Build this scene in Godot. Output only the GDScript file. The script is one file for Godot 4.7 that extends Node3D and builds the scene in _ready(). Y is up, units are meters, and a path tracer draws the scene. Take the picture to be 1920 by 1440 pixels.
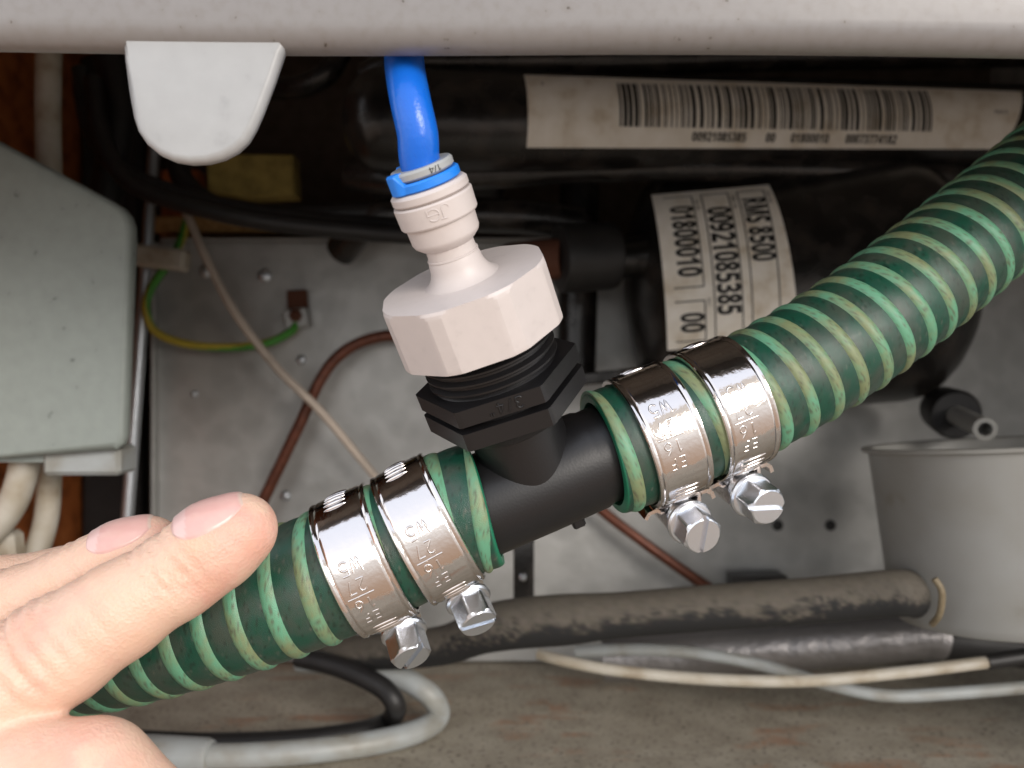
extends Node3D
# A black hose tee with a white push-fit adaptor and two green spiral hoses, held in a vent opening
# in front of a dark cooling unit. Units are metres; the floor pan of the compartment is y = 0.

const LENS := 1600.0      # focal length of the photograph in its own pixels
const EYE := 0.118        # height of the lens above the floor pan

var taken := {}
var fine := FastNoiseLite.new()
var coarse := FastNoiseLite.new()

# ------------------------------------------------------------------ helpers

func px(x: float, y: float, d: float) -> Vector3:
	return Vector3((x - 960.0) * d / LENS, EYE + (720.0 - y) * d / LENS, -d)

func on_floor(x: float, y: float, h: float) -> Vector3:
	return px(x, y, (EYE - h) * LENS / (y - 720.0))

class Geo:
	var v := PackedVector3Array()
	var c := PackedColorArray()
	var uv := PackedVector2Array()
	var t := PackedInt32Array()
	var colored := false
	var mapped := false
	func add(p: Vector3, col := Color.WHITE, w := Vector2.ZERO) -> int:
		v.append(p); c.append(col); uv.append(w)
		return v.size() - 1
	func tri(a: int, b: int, d: int) -> void:
		t.append(a); t.append(b); t.append(d)
	func quad(a: int, b: int, d: int, e: int) -> void:
		tri(a, b, d); tri(a, d, e)
	# rows of points joined into a sheet; wrap joins the last column to the first
	func sheet(rows: Array, wrap := true, cols = null) -> void:
		var n: int = rows[0].size()
		var base := v.size()
		for i in rows.size():
			for j in n:
				add(rows[i][j], cols[i][j] if cols else Color.WHITE)
		if cols: colored = true
		for i in rows.size() - 1:
			for j in (n if wrap else n - 1):
				var k := (j + 1) % n
				quad(base + i * n + j, base + i * n + k, base + (i + 1) * n + k, base + (i + 1) * n + j)
	func fan(ring: PackedVector3Array, col := Color.WHITE) -> void:
		var mid := Vector3.ZERO
		for p in ring: mid += p
		var m := add(mid / ring.size(), col)
		var base := v.size()
		for p in ring: add(p, col)
		for j in ring.size():
			tri(m, base + j, base + (j + 1) % ring.size())
	func cap_rows(rows: Array) -> void:
		var first: PackedVector3Array = rows[0].duplicate()
		first.reverse()
		fan(first)
		fan(rows[rows.size() - 1])
	# a box with chamfered edges
	func box(mid: Vector3, size: Vector3, b := 0.0005, turn := Basis.IDENTITY) -> void:
		var h := size * 0.5
		b = minf(b, minf(h.x, minf(h.y, h.z)) * 0.45)
		var corner := {}
		for sx in [-1, 1]:
			for sy in [-1, 1]:
				for sz in [-1, 1]:
					var q := Vector3(h.x * sx, h.y * sy, h.z * sz)
					for ax in 3:
						var p := q
						for o in 3:
							if o != ax: p[o] -= b * [sx, sy, sz][o]
						corner[[sx, sy, sz, ax]] = add(mid + turn * p)
		for ax in 3:
			var o1 := (ax + 1) % 3
			var o2 := (ax + 2) % 3
			for s in [-1, 1]:
				var f := []
				for e in [[-1, -1], [1, -1], [1, 1], [-1, 1]]:
					var k := [0, 0, 0]
					k[ax] = s; k[o1] = e[0]; k[o2] = e[1]
					f.append(corner[[k[0], k[1], k[2], ax]])
				if s > 0: quad(f[3], f[2], f[1], f[0])
				else: quad(f[0], f[1], f[2], f[3])
			for e in [[-1, -1], [1, -1], [1, 1], [-1, 1]]:
				var lo := [0, 0, 0]
				var hi := [0, 0, 0]
				lo[ax] = -1; hi[ax] = 1
				lo[o1] = e[0]; hi[o1] = e[0]
				lo[o2] = e[1]; hi[o2] = e[1]
				var q := [corner[[lo[0], lo[1], lo[2], o1]], corner[[hi[0], hi[1], hi[2], o1]], corner[[hi[0], hi[1], hi[2], o2]], corner[[lo[0], lo[1], lo[2], o2]]]
				if e[0] * e[1] > 0: quad(q[0], q[1], q[2], q[3])
				else: quad(q[3], q[2], q[1], q[0])
		for sx in [-1, 1]:
			for sy in [-1, 1]:
				for sz in [-1, 1]:
					var q := [corner[[sx, sy, sz, 0]], corner[[sx, sy, sz, 1]], corner[[sx, sy, sz, 2]]]
					if sx * sy * sz > 0: tri(q[2], q[1], q[0])
					else: tri(q[0], q[1], q[2])

func numbered(called: String) -> String:
	taken[called] = taken.get(called, -1) + 1
	return called if taken[called] == 0 else "%s_%03d" % [called, taken[called]]

func tag(o: Node, label: String, category: String, group := "") -> Node:
	o.set_meta("label", label)
	o.set_meta("category", category)
	if group: o.set_meta("group", group)
	return o

func thing(called: String, label: String, category: String, at := Transform3D.IDENTITY, group := "") -> Node3D:
	var o := Node3D.new()
	o.name = numbered(called)
	add_child(o, true)
	o.transform = at
	tag(o, label, category, group)
	return o

func world_of(o: Node) -> Transform3D:
	return Transform3D.IDENTITY if o == self else world_of(o.get_parent()) * (o as Node3D).transform

# commits a Geo (world positions, or local ones) as ONE mesh; edges sharper than deg stay hard
func put(g: Geo, called: String, m: Material, parent: Node = self, deg := 35.0, local := false, anchor = null) -> MeshInstance3D:
	var o := MeshInstance3D.new()
	var v := g.v
	var t := g.t
	if not local and parent != self:
		var inv := world_of(parent).affine_inverse()
		for i in v.size(): v[i] = inv * v[i]
	if parent == self:
		var lo := Vector3.INF
		var hi := -Vector3.INF
		for p in v:
			lo = lo.min(p); hi = hi.max(p)
		var base: Vector3 = anchor if anchor != null else Vector3((lo.x + hi.x) / 2, lo.y, (lo.z + hi.z) / 2)
		for i in v.size(): v[i] -= base
		o.position = base
	var mid := Vector3.ZERO
	for p in v: mid += p
	mid /= maxi(1, v.size())
	var nf := t.size() / 3
	var face := PackedVector3Array()
	face.resize(nf)
	var vol := 0.0
	for i in nf:
		var a := v[t[i * 3]]
		var n := (v[t[i * 3 + 2]] - a).cross(v[t[i * 3 + 1]] - a)
		face[i] = n
		vol += n.dot(a - mid)
	if vol < 0.0:
		for i in nf:
			var k := t[i * 3 + 1]
			t[i * 3 + 1] = t[i * 3 + 2]
			t[i * 3 + 2] = k
			face[i] = -face[i]
	var ar := []
	ar.resize(Mesh.ARRAY_MAX)
	var sum := PackedVector3Array()
	if deg >= 180.0:
		sum.resize(v.size())
		for i in nf:
			for k in 3: sum[t[i * 3 + k]] += face[i]
		for i in sum.size(): sum[i] = sum[i].normalized() if sum[i].length_squared() > 0.0 else Vector3.UP
		ar[Mesh.ARRAY_VERTEX] = v
		ar[Mesh.ARRAY_NORMAL] = sum
		if g.colored: ar[Mesh.ARRAY_COLOR] = g.c
		if g.mapped: ar[Mesh.ARRAY_TEX_UV] = g.uv
		ar[Mesh.ARRAY_INDEX] = t
	else:
		var spot := {}
		var who := PackedInt32Array()
		who.resize(v.size())
		for i in v.size():
			var key := Vector3i((v[i] * 1.0e6).round())
			if not spot.has(key): spot[key] = spot.size()
			who[i] = spot[key]
		var near := []
		near.resize(spot.size())
		for i in spot.size(): near[i] = PackedInt32Array()
		var unit := PackedVector3Array()
		unit.resize(nf)
		for i in nf:
			unit[i] = face[i].normalized()
			for k in 3: near[who[t[i * 3 + k]]].append(i)
		var lim := cos(deg_to_rad(deg))
		var pv := PackedVector3Array()
		var pn := PackedVector3Array()
		var pc := PackedColorArray()
		var pu := PackedVector2Array()
		pv.resize(nf * 3)
		pn.resize(nf * 3)
		for i in nf:
			for k in 3:
				var id := t[i * 3 + k]
				var n := Vector3.ZERO
				for f in near[who[id]]:
					if unit[f].dot(unit[i]) > lim: n += face[f]
				pv[i * 3 + k] = v[id]
				pn[i * 3 + k] = n.normalized() if n.length_squared() > 0.0 else Vector3.UP
				if g.colored: pc.append(g.c[id])
				if g.mapped: pu.append(g.uv[id])
		ar[Mesh.ARRAY_VERTEX] = pv
		ar[Mesh.ARRAY_NORMAL] = pn
		if g.colored: ar[Mesh.ARRAY_COLOR] = pc
		if g.mapped: ar[Mesh.ARRAY_TEX_UV] = pu
	var me := ArrayMesh.new()
	me.add_surface_from_arrays(Mesh.PRIMITIVE_TRIANGLES, ar)
	o.mesh = me
	o.material_override = m
	o.name = numbered(called) if parent == self else called
	parent.add_child(o, true)
	return o

func struct(g: Geo, called: String, m: Material, deg := 35.0) -> MeshInstance3D:
	var o := put(g, called, m, self, deg)
	o.set_meta("kind", "structure")
	return o

# a smooth line through points, n steps between each two
func smooth_line(p: Array, n := 12) -> PackedVector3Array:
	var out := PackedVector3Array()
	for i in p.size() - 1:
		var a: Vector3 = p[maxi(i - 1, 0)]
		var b: Vector3 = p[i]
		var c: Vector3 = p[i + 1]
		var d: Vector3 = p[mini(i + 2, p.size() - 1)]
		for k in n:
			out.append(b.cubic_interpolate(c, a, d, float(k) / n))
	out.append(p[p.size() - 1])
	return out

func frames(line: PackedVector3Array) -> Array:
	var out := []
	var t0 := (line[1] - line[0]).normalized()
	var n := t0.cross(Vector3(0.13, 0.2, 1).normalized()).normalized().cross(t0)
	for i in line.size():
		var t := (line[mini(i + 1, line.size() - 1)] - line[maxi(i - 1, 0)]).normalized()
		n = (n - t * n.dot(t)).normalized()
		out.append([n, t.cross(n), t])
	return out

# a round tube along a line; radius is one number or one for each point
func tube(line: PackedVector3Array, radius, n := 20, g: Geo = null, paint = null) -> Geo:
	if g == null: g = Geo.new()
	var fr := frames(line)
	var rows := []
	var cols := []
	for i in line.size():
		var r: float = radius if (radius is float) else radius[i]
		var row := PackedVector3Array()
		var col := PackedColorArray()
		for j in n:
			var a := TAU * j / n
			var nn: Vector3 = fr[i][0] * cos(a) + fr[i][1] * sin(a)
			row.append(line[i] + nn * r)
			if paint: col.append(paint.call(line[i] + nn * r, nn, float(i) / (line.size() - 1), a))
		rows.append(row)
		if paint: cols.append(col)
	g.sheet(rows, true, cols if paint else null)
	g.cap_rows(rows)
	return g

# profile of (radius, height) turned about the y axis of `at`
func lathe(profile: Array, n: int, at: Transform3D, g: Geo = null, closed := false, paint = null) -> Geo:
	if g == null: g = Geo.new()
	var rows := []
	var cols := []
	for p in profile + ([profile[0]] if closed else []):
		var row := PackedVector3Array()
		var col := PackedColorArray()
		for j in n:
			var a := TAU * j / n
			var q := at * Vector3(p.x * cos(a), p.y, p.x * sin(a))
			row.append(q)
			if paint: col.append(paint.call(q))
		rows.append(row)
		if paint: cols.append(col)
	g.sheet(rows, true, cols if paint else null)
	if not closed: g.cap_rows(rows)
	return g

# a flat outline with thickness, edges chamfered, in the plane of basis x and y
func slab(outline: PackedVector2Array, depth: float, bevel: float, at: Transform3D) -> Geo:
	var g := Geo.new()
	if not Geometry2D.is_polygon_clockwise(outline): outline.reverse()
	var n := outline.size()
	var rows := []
	var inner := PackedVector2Array()
	for i in n:
		var a := (outline[i] - outline[(i + n - 1) % n]).normalized()
		var b := (outline[(i + 1) % n] - outline[i]).normalized()
		var nn := (Vector2(a.y, -a.x) + Vector2(b.y, -b.x)).normalized()
		inner.append(outline[i] + nn * bevel)
	for k in [[inner, depth / 2], [outline, depth / 2 - bevel], [outline, -depth / 2 + bevel], [inner, -depth / 2]]:
		var row := PackedVector3Array()
		for q in k[0]: row.append(at * Vector3(q.x, q.y, k[1]))
		rows.append(row)
	g.sheet(rows)
	var ear := Geometry2D.triangulate_polygon(inner)
	var base := g.v.size()
	for q in inner: g.add(at * Vector3(q.x, q.y, depth / 2))
	for q in inner: g.add(at * Vector3(q.x, q.y, -depth / 2))
	# pick the winding that agrees with the sides
	var s0 := (g.v[g.t[2]] - g.v[g.t[0]]).cross(g.v[g.t[1]] - g.v[g.t[0]])
	var out := Vector3.ZERO
	out = at.basis * Vector3(0, 0, 1)
	var mid := Vector3.ZERO
	for i in g.v.size(): mid += g.v[i]
	mid /= g.v.size()
	var outward := s0.dot(g.v[g.t[0]] - mid) > 0.0
	for i in range(0, ear.size(), 3):
		var a := base + ear[i]
		var b := base + ear[i + 1]
		var c := base + ear[i + 2]
		var nf := (g.v[c] - g.v[a]).cross(g.v[b] - g.v[a])
		if (nf.dot(out) > 0.0) == outward: g.tri(a, b, c)
		else: g.tri(a, c, b)
		if (nf.dot(out) > 0.0) == outward: g.tri(a + n, c + n, b + n)
		else: g.tri(a + n, b + n, c + n)
	return g

# raised or printed lettering: every point of the text goes through bend(x, y, z)
func lettering(words: String, high: float, deep: float, wide: float, bend: Callable, m: Material, parent: Node, called := "lettering", bold := false) -> MeshInstance3D:
	var font := SystemFont.new()
	font.font_names = PackedStringArray(["Droid Sans"])
	font.font_weight = 700 if bold else 400
	var tm := TextMesh.new()
	tm.text = words
	var heavy := FontVariation.new()
	heavy.base_font = font
	heavy.variation_embolden = 0.5 if bold else 0.0
	tm.font = heavy
	tm.font_size = 64
	tm.pixel_size = 0.01
	var unit := high / (0.714 * 0.64)
	tm.depth = maxf(deep, 0.00002) / unit
	tm.curve_step = 1.0
	tm.horizontal_alignment = HORIZONTAL_ALIGNMENT_CENTER
	tm.vertical_alignment = VERTICAL_ALIGNMENT_CENTER
	var ar := tm.get_mesh_arrays()
	var vs: PackedVector3Array = ar[Mesh.ARRAY_VERTEX]
	var ix = ar[Mesh.ARRAY_INDEX]
	var g := Geo.new()
	for p in vs: g.add(bend.call(p.x * wide * unit, p.y * unit, (p.z + tm.depth / 2) * unit))
	if ix == null: ix = PackedInt32Array(range(vs.size()))
	g.t = ix
	return put(g, called, m, parent, 30.0, true)

# embossed lettering: every stroke a half-round bead pressed out of the surface
func strokes_of(ch: String) -> Array:
	var ring := func(cx: float, cy: float, rx: float, ry: float, a0: float, a1: float) -> Array:
		var o := []
		for k in 15:
			var a := deg_to_rad(lerpf(a0, a1, k / 14.0))
			o.append(Vector2(cx + rx * cos(a), cy + ry * sin(a)))
		return o
	match ch:
		"W": return [[Vector2(-0.36, 0.5), Vector2(-0.18, -0.5), Vector2(0.0, 0.3), Vector2(0.18, -0.5), Vector2(0.36, 0.5)]]
		"5": return [[Vector2(0.26, 0.5), Vector2(-0.22, 0.5), Vector2(-0.25, 0.06)] + ring.call(-0.02, -0.17, 0.29, 0.33, 125.0, -150.0)]
		"2": return [ring.call(0.0, 0.22, 0.27, 0.28, 160.0, -30.0) + [Vector2(-0.28, -0.5), Vector2(0.29, -0.5)]]
		"7": return [[Vector2(-0.27, 0.5), Vector2(0.28, 0.5), Vector2(-0.06, -0.5)]]
		"1": return [[Vector2(-0.16, 0.3), Vector2(0.04, 0.5), Vector2(0.04, -0.5)]]
		"6": return [ring.call(0.02, -0.2, 0.27, 0.3, 140.0, -220.0), [Vector2(0.16, 0.5), Vector2(-0.1, 0.2), Vector2(-0.23, -0.1)]]
		"E": return [[Vector2(0.24, 0.5), Vector2(-0.22, 0.5), Vector2(-0.22, -0.5), Vector2(0.24, -0.5)], [Vector2(-0.22, 0.02), Vector2(0.16, 0.02)]]
		"F": return [[Vector2(0.24, 0.5), Vector2(-0.22, 0.5), Vector2(-0.22, -0.5)], [Vector2(-0.22, 0.02), Vector2(0.16, 0.02)]]
		"3": return [ring.call(-0.02, 0.25, 0.26, 0.25, 150.0, -80.0), ring.call(-0.02, -0.24, 0.28, 0.26, 80.0, -150.0)]
		"4": return [[Vector2(0.1, -0.5), Vector2(0.1, 0.5), Vector2(-0.28, -0.2), Vector2(0.28, -0.2)]]
		"/": return [[Vector2(-0.18, -0.55), Vector2(0.18, 0.55)]]
		"\"": return [[Vector2(-0.1, 0.5), Vector2(-0.1, 0.25)], [Vector2(0.1, 0.5), Vector2(0.1, 0.25)]]
	return []

func embossed(words: String, high: float, step: float, bead: float, bend: Callable, m: Material, parent: Node) -> void:
	var g := Geo.new()
	for i in words.length():
		var cx := (i - (words.length() - 1) / 2.0) * step
		for line in strokes_of(words[i]):
			var pts := PackedVector3Array()
			for k in line.size():
				var q: Vector2 = line[k]
				if k > 0:
					var p: Vector2 = line[k - 1]
					var n := maxi(1, int(p.distance_to(q) / 0.12))
					for j in range(1, n): pts.append(bend.call(cx + lerpf(p.x, q.x, float(j) / n) * high, lerpf(p.y, q.y, float(j) / n) * high, 0.0))
				pts.append(bend.call(cx + q.x * high, q.y * high, 0.0))
			tube(pts, bead, 10, g)
	put(g, "lettering", m, parent, 60.0, true)

# ------------------------------------------------------------------ materials

func noise_picture(seed_value: int, freq: float, ramp: Array, size := 512, octaves := 4, kind := FastNoiseLite.TYPE_SIMPLEX_SMOOTH) -> NoiseTexture2D:
	var n := FastNoiseLite.new()
	n.seed = seed_value
	n.frequency = freq
	n.noise_type = kind
	n.fractal_octaves = octaves
	var t := NoiseTexture2D.new()
	t.width = size
	t.height = size
	t.seamless = true
	t.noise = n
	if ramp:
		var gr := Gradient.new()
		gr.offsets = PackedFloat32Array(ramp.map(func(r): return r[0]))
		gr.colors = PackedColorArray(ramp.map(func(r): return r[1]))
		t.color_ramp = gr
	return t

func grey(v: float) -> Color: return Color(v, v, v)

func mat(c: Color, rough: float, metal := 0.0) -> StandardMaterial3D:
	var m := StandardMaterial3D.new()
	m.albedo_color = c
	m.roughness = rough
	m.metallic = metal
	return m

# tiles a texture over an object by position: `tile` is its size in metres
func grain(m: StandardMaterial3D, t: Texture2D, tile: float, bump: Texture2D = null, high_mm := 0.0, rough: Texture2D = null) -> StandardMaterial3D:
	m.uv1_triplanar = true
	m.uv1_scale = Vector3.ONE / tile
	m.uv1_triplanar_sharpness = 4.0
	if t: m.albedo_texture = t
	if bump:
		m.heightmap_enabled = true
		m.heightmap_texture = bump
		m.heightmap_scale = high_mm * 0.1
	if rough: m.roughness_texture = rough
	return m

func vertex_mat(rough: float) -> StandardMaterial3D:
	var m := mat(Color.WHITE, rough)
	m.vertex_color_use_as_albedo = true
	return m

# ------------------------------------------------------------------ the scene

var M := {}
# the tee: its middle, the way its run goes, the way its branch goes
var tee_mid: Vector3
var run: Vector3
var branch: Vector3

func _ready() -> void:
	# camera: a phone held close; the lens is wide and the depth of field short
	var cam := Camera3D.new()
	cam.name = "camera"
	var at := CameraAttributesPhysical.new()
	at.frustum_focal_length = 26.667
	at.frustum_focus_distance = 0.158
	at.frustum_near = 0.005
	at.frustum_far = 20.0
	at.exposure_aperture = 15.0
	cam.attributes = at
	cam.position = Vector3(0, EYE, 0)
	cam.fov = 48.455
	cam.near = 0.005
	cam.far = 20.0
	add_child(cam)
	cam.make_current()
	# a bright overcast sky in front of the opening, brown ground under it
	var env := Environment.new()
	var sky := Sky.new()
	var sm := ProceduralSkyMaterial.new()
	sm.sky_top_color = Color(0.78, 0.81, 0.87)
	sm.sky_horizon_color = Color(1.0, 0.99, 0.98)
	sm.sky_curve = 0.3
	sm.ground_horizon_color = Color(0.79, 0.79, 0.79)
	sm.ground_bottom_color = Color(0.54, 0.45, 0.38)
	sm.ground_curve = 0.25
	sm.sky_energy_multiplier = 1.0
	sm.sun_angle_max = 0.0
	sky.sky_material = sm
	env.background_mode = Environment.BG_SKY
	env.sky = sky
	env.tonemap_mode = Environment.TONE_MAPPER_LINEAR
	env.tonemap_exposure = 1.95
	env.sdfgi_enabled = true
	env.ssao_enabled = true
	env.ssil_enabled = true
	var we := WorldEnvironment.new()
	we.name = "environment"
	we.environment = env
	add_child(we)
	var sun := DirectionalLight3D.new()
	sun.name = "sun"
	sun.light_color = Color(1.0, 0.97, 0.94)
	sun.light_energy = 0.42
	sun.light_angular_distance = 25.0
	sun.shadow_enabled = true
	add_child(sun)
	sun.look_at_from_position(Vector3(0.6, 0.36, 1.0), Vector3.ZERO)

	fine.seed = 11
	fine.frequency = 1.0
	fine.fractal_octaves = 3
	coarse.seed = 5
	coarse.frequency = 1.0
	coarse.fractal_octaves = 3

	var p0 := px(1005, 905, 0.168)
	var p1 := px(794, 325, 0.143)
	tee_mid = p0
	branch = (p1 - p0).normalized()
	run = Vector3(0.92, 0.385, -0.11)
	run = (run - branch * run.dot(branch)).normalized()

	materials()
	setting()
	cooling_unit()
	cables()
	lintel()
	tee()
	adaptor()
	hoses()
	hand()

func materials() -> void:
	var specks := noise_picture(3, 0.05, [[0.0, grey(0.7)], [0.12, grey(0.8)], [0.2, grey(0.97)], [1.0, grey(1.0)]], 512, 5)
	var blotch := noise_picture(4, 0.012, [[0.0, grey(0.74)], [0.5, grey(0.9)], [1.0, grey(1.0)]], 512, 5)
	var ripple := noise_picture(6, 0.02, [], 512, 4)
	var pits := noise_picture(7, 0.09, [], 512, 3)
	var spangle := noise_picture(8, 0.03, [[0.0, grey(0.9)], [0.45, grey(0.95)], [0.55, grey(0.98)], [1.0, grey(1.0)]], 512, 2, FastNoiseLite.TYPE_CELLULAR)
	var dusty := noise_picture(9, 0.02, [[0.0, Color(0.7, 0.63, 0.55)], [0.3, Color(0.88, 0.84, 0.78)], [0.6, Color(0.95, 0.93, 0.9)], [1.0, Color(1, 0.99, 0.97)]], 512, 5)
	M.specks = specks
	M.chrome = grain(mat(Color(0.88, 0.855, 0.84), 0.11, 1.0), null, 0.02, ripple, 0.03)
	M.zinc = grain(mat(Color(0.90, 0.92, 0.95), 0.27, 1.0), null, 0.012, pits, 0.03)
	M.black_plastic = grain(mat(Color(0.085, 0.082, 0.088), 0.40), specks, 0.03, pits, 0.012)
	M.white_plastic = grain(mat(Color(0.775, 0.74, 0.725), 0.45), noise_picture(14, 0.03, [[0.0, grey(0.95)], [0.3, grey(0.985)], [1.0, grey(1.0)]], 512, 4), 0.06, pits, 0.01)
	M.panel = grain(mat(Color(0.515, 0.505, 0.50), 0.36), noise_picture(15, 0.045, [[0.0, Color(0.35, 0.32, 0.28)], [0.085, Color(0.6, 0.56, 0.5)], [0.115, Color(0.95, 0.94, 0.93)], [0.5, grey(0.98)], [1.0, grey(1.0)]], 1024, 5), 0.13, ripple, 0.05)
	M.tab = grain(mat(Color(0.63, 0.635, 0.635), 0.34), noise_picture(24, 0.02, [[0.0, grey(0.9)], [0.3, grey(0.97)], [1.0, grey(1.0)]], 512, 5), 0.07, ripple, 0.03)
	M.collet = mat(Color(0.62, 0.63, 0.63), 0.4)
	M.blue_clip = grain(mat(Color(0.13, 0.50, 0.90), 0.38), null, 0.01, pits, 0.04)
	var tube_m := grain(mat(Color(0.06, 0.39, 0.80), 0.28), null, 0.012, ripple, 0.04)
	tube_m.subsurf_scatter_enabled = true
	tube_m.subsurf_scatter_strength = 0.1
	M.blue_tube = tube_m
	M.hose_wall = vertex_mat(0.34)
	M.hose_rib = vertex_mat(0.4)
	grain(M.hose_wall, null, 0.012, pits, 0.05)
	grain(M.hose_rib, null, 0.012, pits, 0.05)
	M.black_paint = grain(mat(Color(0.215, 0.20, 0.19), 0.27), noise_picture(22, 0.016, [[0.0, grey(0.42)], [0.4, grey(0.55)], [0.62, grey(0.78)], [1.0, Color(1.0, 0.95, 0.9)]], 512, 5), 0.12, ripple, 0.15)
	M.black_rubber = grain(mat(Color(0.14, 0.135, 0.135), 0.5), blotch, 0.05, pits, 0.03)
	M.galvanised = grain(mat(Color(0.71, 0.71, 0.70), 0.42, 0.4), spangle, 0.2, ripple, 0.25)
	M.aluminium = grain(mat(Color(0.78, 0.80, 0.82), 0.35, 0.8), null, 0.03, ripple, 0.05)
	M.foil = grain(mat(Color(0.56, 0.55, 0.55), 0.38, 0.7), null, 0.09, ripple, 0.5)
	M.copper = grain(mat(Color(0.45, 0.26, 0.19), 0.38, 0.35), blotch, 0.03)
	M.wood = grain(mat(Color(0.74, 0.44, 0.23), 0.6), noise_picture(21, 0.02, [[0.0, Color(0.55, 0.5, 0.45)], [0.5, Color(0.9, 0.85, 0.8)], [1.0, Color(1, 1, 1)]], 512, 5), 0.15)
	M.pale_lining = grain(mat(Color(0.80, 0.79, 0.77), 0.6), blotch, 0.2)
	M.plywood = grain(mat(Color(0.72, 0.58, 0.38), 0.7), dusty, 0.05)
	M.foam = grain(mat(Color(0.66, 0.58, 0.31), 0.85), blotch, 0.05, pits, 0.3)
	M.dark_board = grain(mat(Color(0.34, 0.30, 0.265), 0.75), dusty, 0.1)
	M.box = grain(mat(Color(0.565, 0.595, 0.575), 0.5), noise_picture(16, 0.03, [[0.0, grey(0.55)], [0.1, grey(0.8)], [0.16, grey(0.95)], [1.0, grey(1.0)]], 1024, 5), 0.2, pits, 0.05)
	M.cable_white = grain(mat(Color(0.74, 0.73, 0.70), 0.5), dusty, 0.16)
	M.cable_cream = grain(mat(Color(0.84, 0.78, 0.72), 0.5), blotch, 0.2)
	M.cable_grey = grain(mat(Color(0.64, 0.67, 0.69), 0.45), dusty, 0.2)
	M.cup = grain(mat(Color(0.56, 0.56, 0.55), 0.45), noise_picture(17, 0.012, [[0.0, Color(0.78, 0.74, 0.68)], [0.3, Color(0.93, 0.92, 0.9)], [1.0, grey(1.0)]], 512, 5), 0.2)
	M.old_seal = grain(mat(Color(0.50, 0.46, 0.38), 0.6), dusty, 0.02)
	M.label = grain(mat(Color(0.95, 0.935, 0.905), 0.45), noise_picture(23, 0.012, [[0.0, Color(0.84, 0.8, 0.74)], [0.4, Color(0.95, 0.94, 0.92)], [1.0, grey(1.0)]], 512, 5), 0.08)
	M.ink = mat(Color(0.10, 0.10, 0.10), 0.6)
	M.rust = grain(mat(Color(0.36, 0.21, 0.14), 0.8), dusty, 0.01)
	M.dust = vertex_mat(0.8)
	M.earth = vertex_mat(0.5)

# ------------------------------------------------------------------ setting

func plain_box(lo: Vector3, hi: Vector3, bevel := 0.0) -> Geo:
	var g := Geo.new()
	g.box((lo + hi) / 2, hi - lo, maxf(bevel, 0.0002))
	return g

func floor_picture() -> ImageTexture:
	var w := 1024
	var h := 512
	var im := Image.create(w, h, false, Image.FORMAT_RGB8)
	var n := FastNoiseLite.new()
	n.seed = 31
	n.frequency = 0.02
	n.fractal_octaves = 5
	var fleck := FastNoiseLite.new()
	fleck.seed = 33
	fleck.frequency = 0.16
	var rust := FastNoiseLite.new()
	rust.seed = 36
	rust.frequency = 0.02
	rust.fractal_octaves = 4
	for y in h:
		for x in w:
			var a := n.get_noise_2d(x, y) * 0.5 + 0.5
			var c := Color(0.57, 0.535, 0.475).lerp(Color(0.73, 0.70, 0.64), a)
			var f := fleck.get_noise_2d(x, y)
			if f > 0.32: c = c.lerp(Color(0.72, 0.68, 0.60), minf(1.0, (f - 0.32) * 4.0))
			if f < -0.36: c = c.lerp(Color(0.2, 0.17, 0.14), minf(0.8, (-0.36 - f) * 4.0))
			var r := rust.get_noise_2d(x * 0.16 + y * 0.12, y * 1.1)
			var patch := rust.get_noise_2d(x * 0.5 + 400.0, y * 0.5)
			if r > 0.02 and patch > 0.0: c = c.lerp(Color(0.62, 0.42, 0.31), minf(0.55, (r - 0.02) * 2.0 * (0.6 + f)) * minf(1.0, patch * 4.0))
			im.set_pixel(x, y, c)
	return ImageTexture.create_from_image(im)

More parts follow.
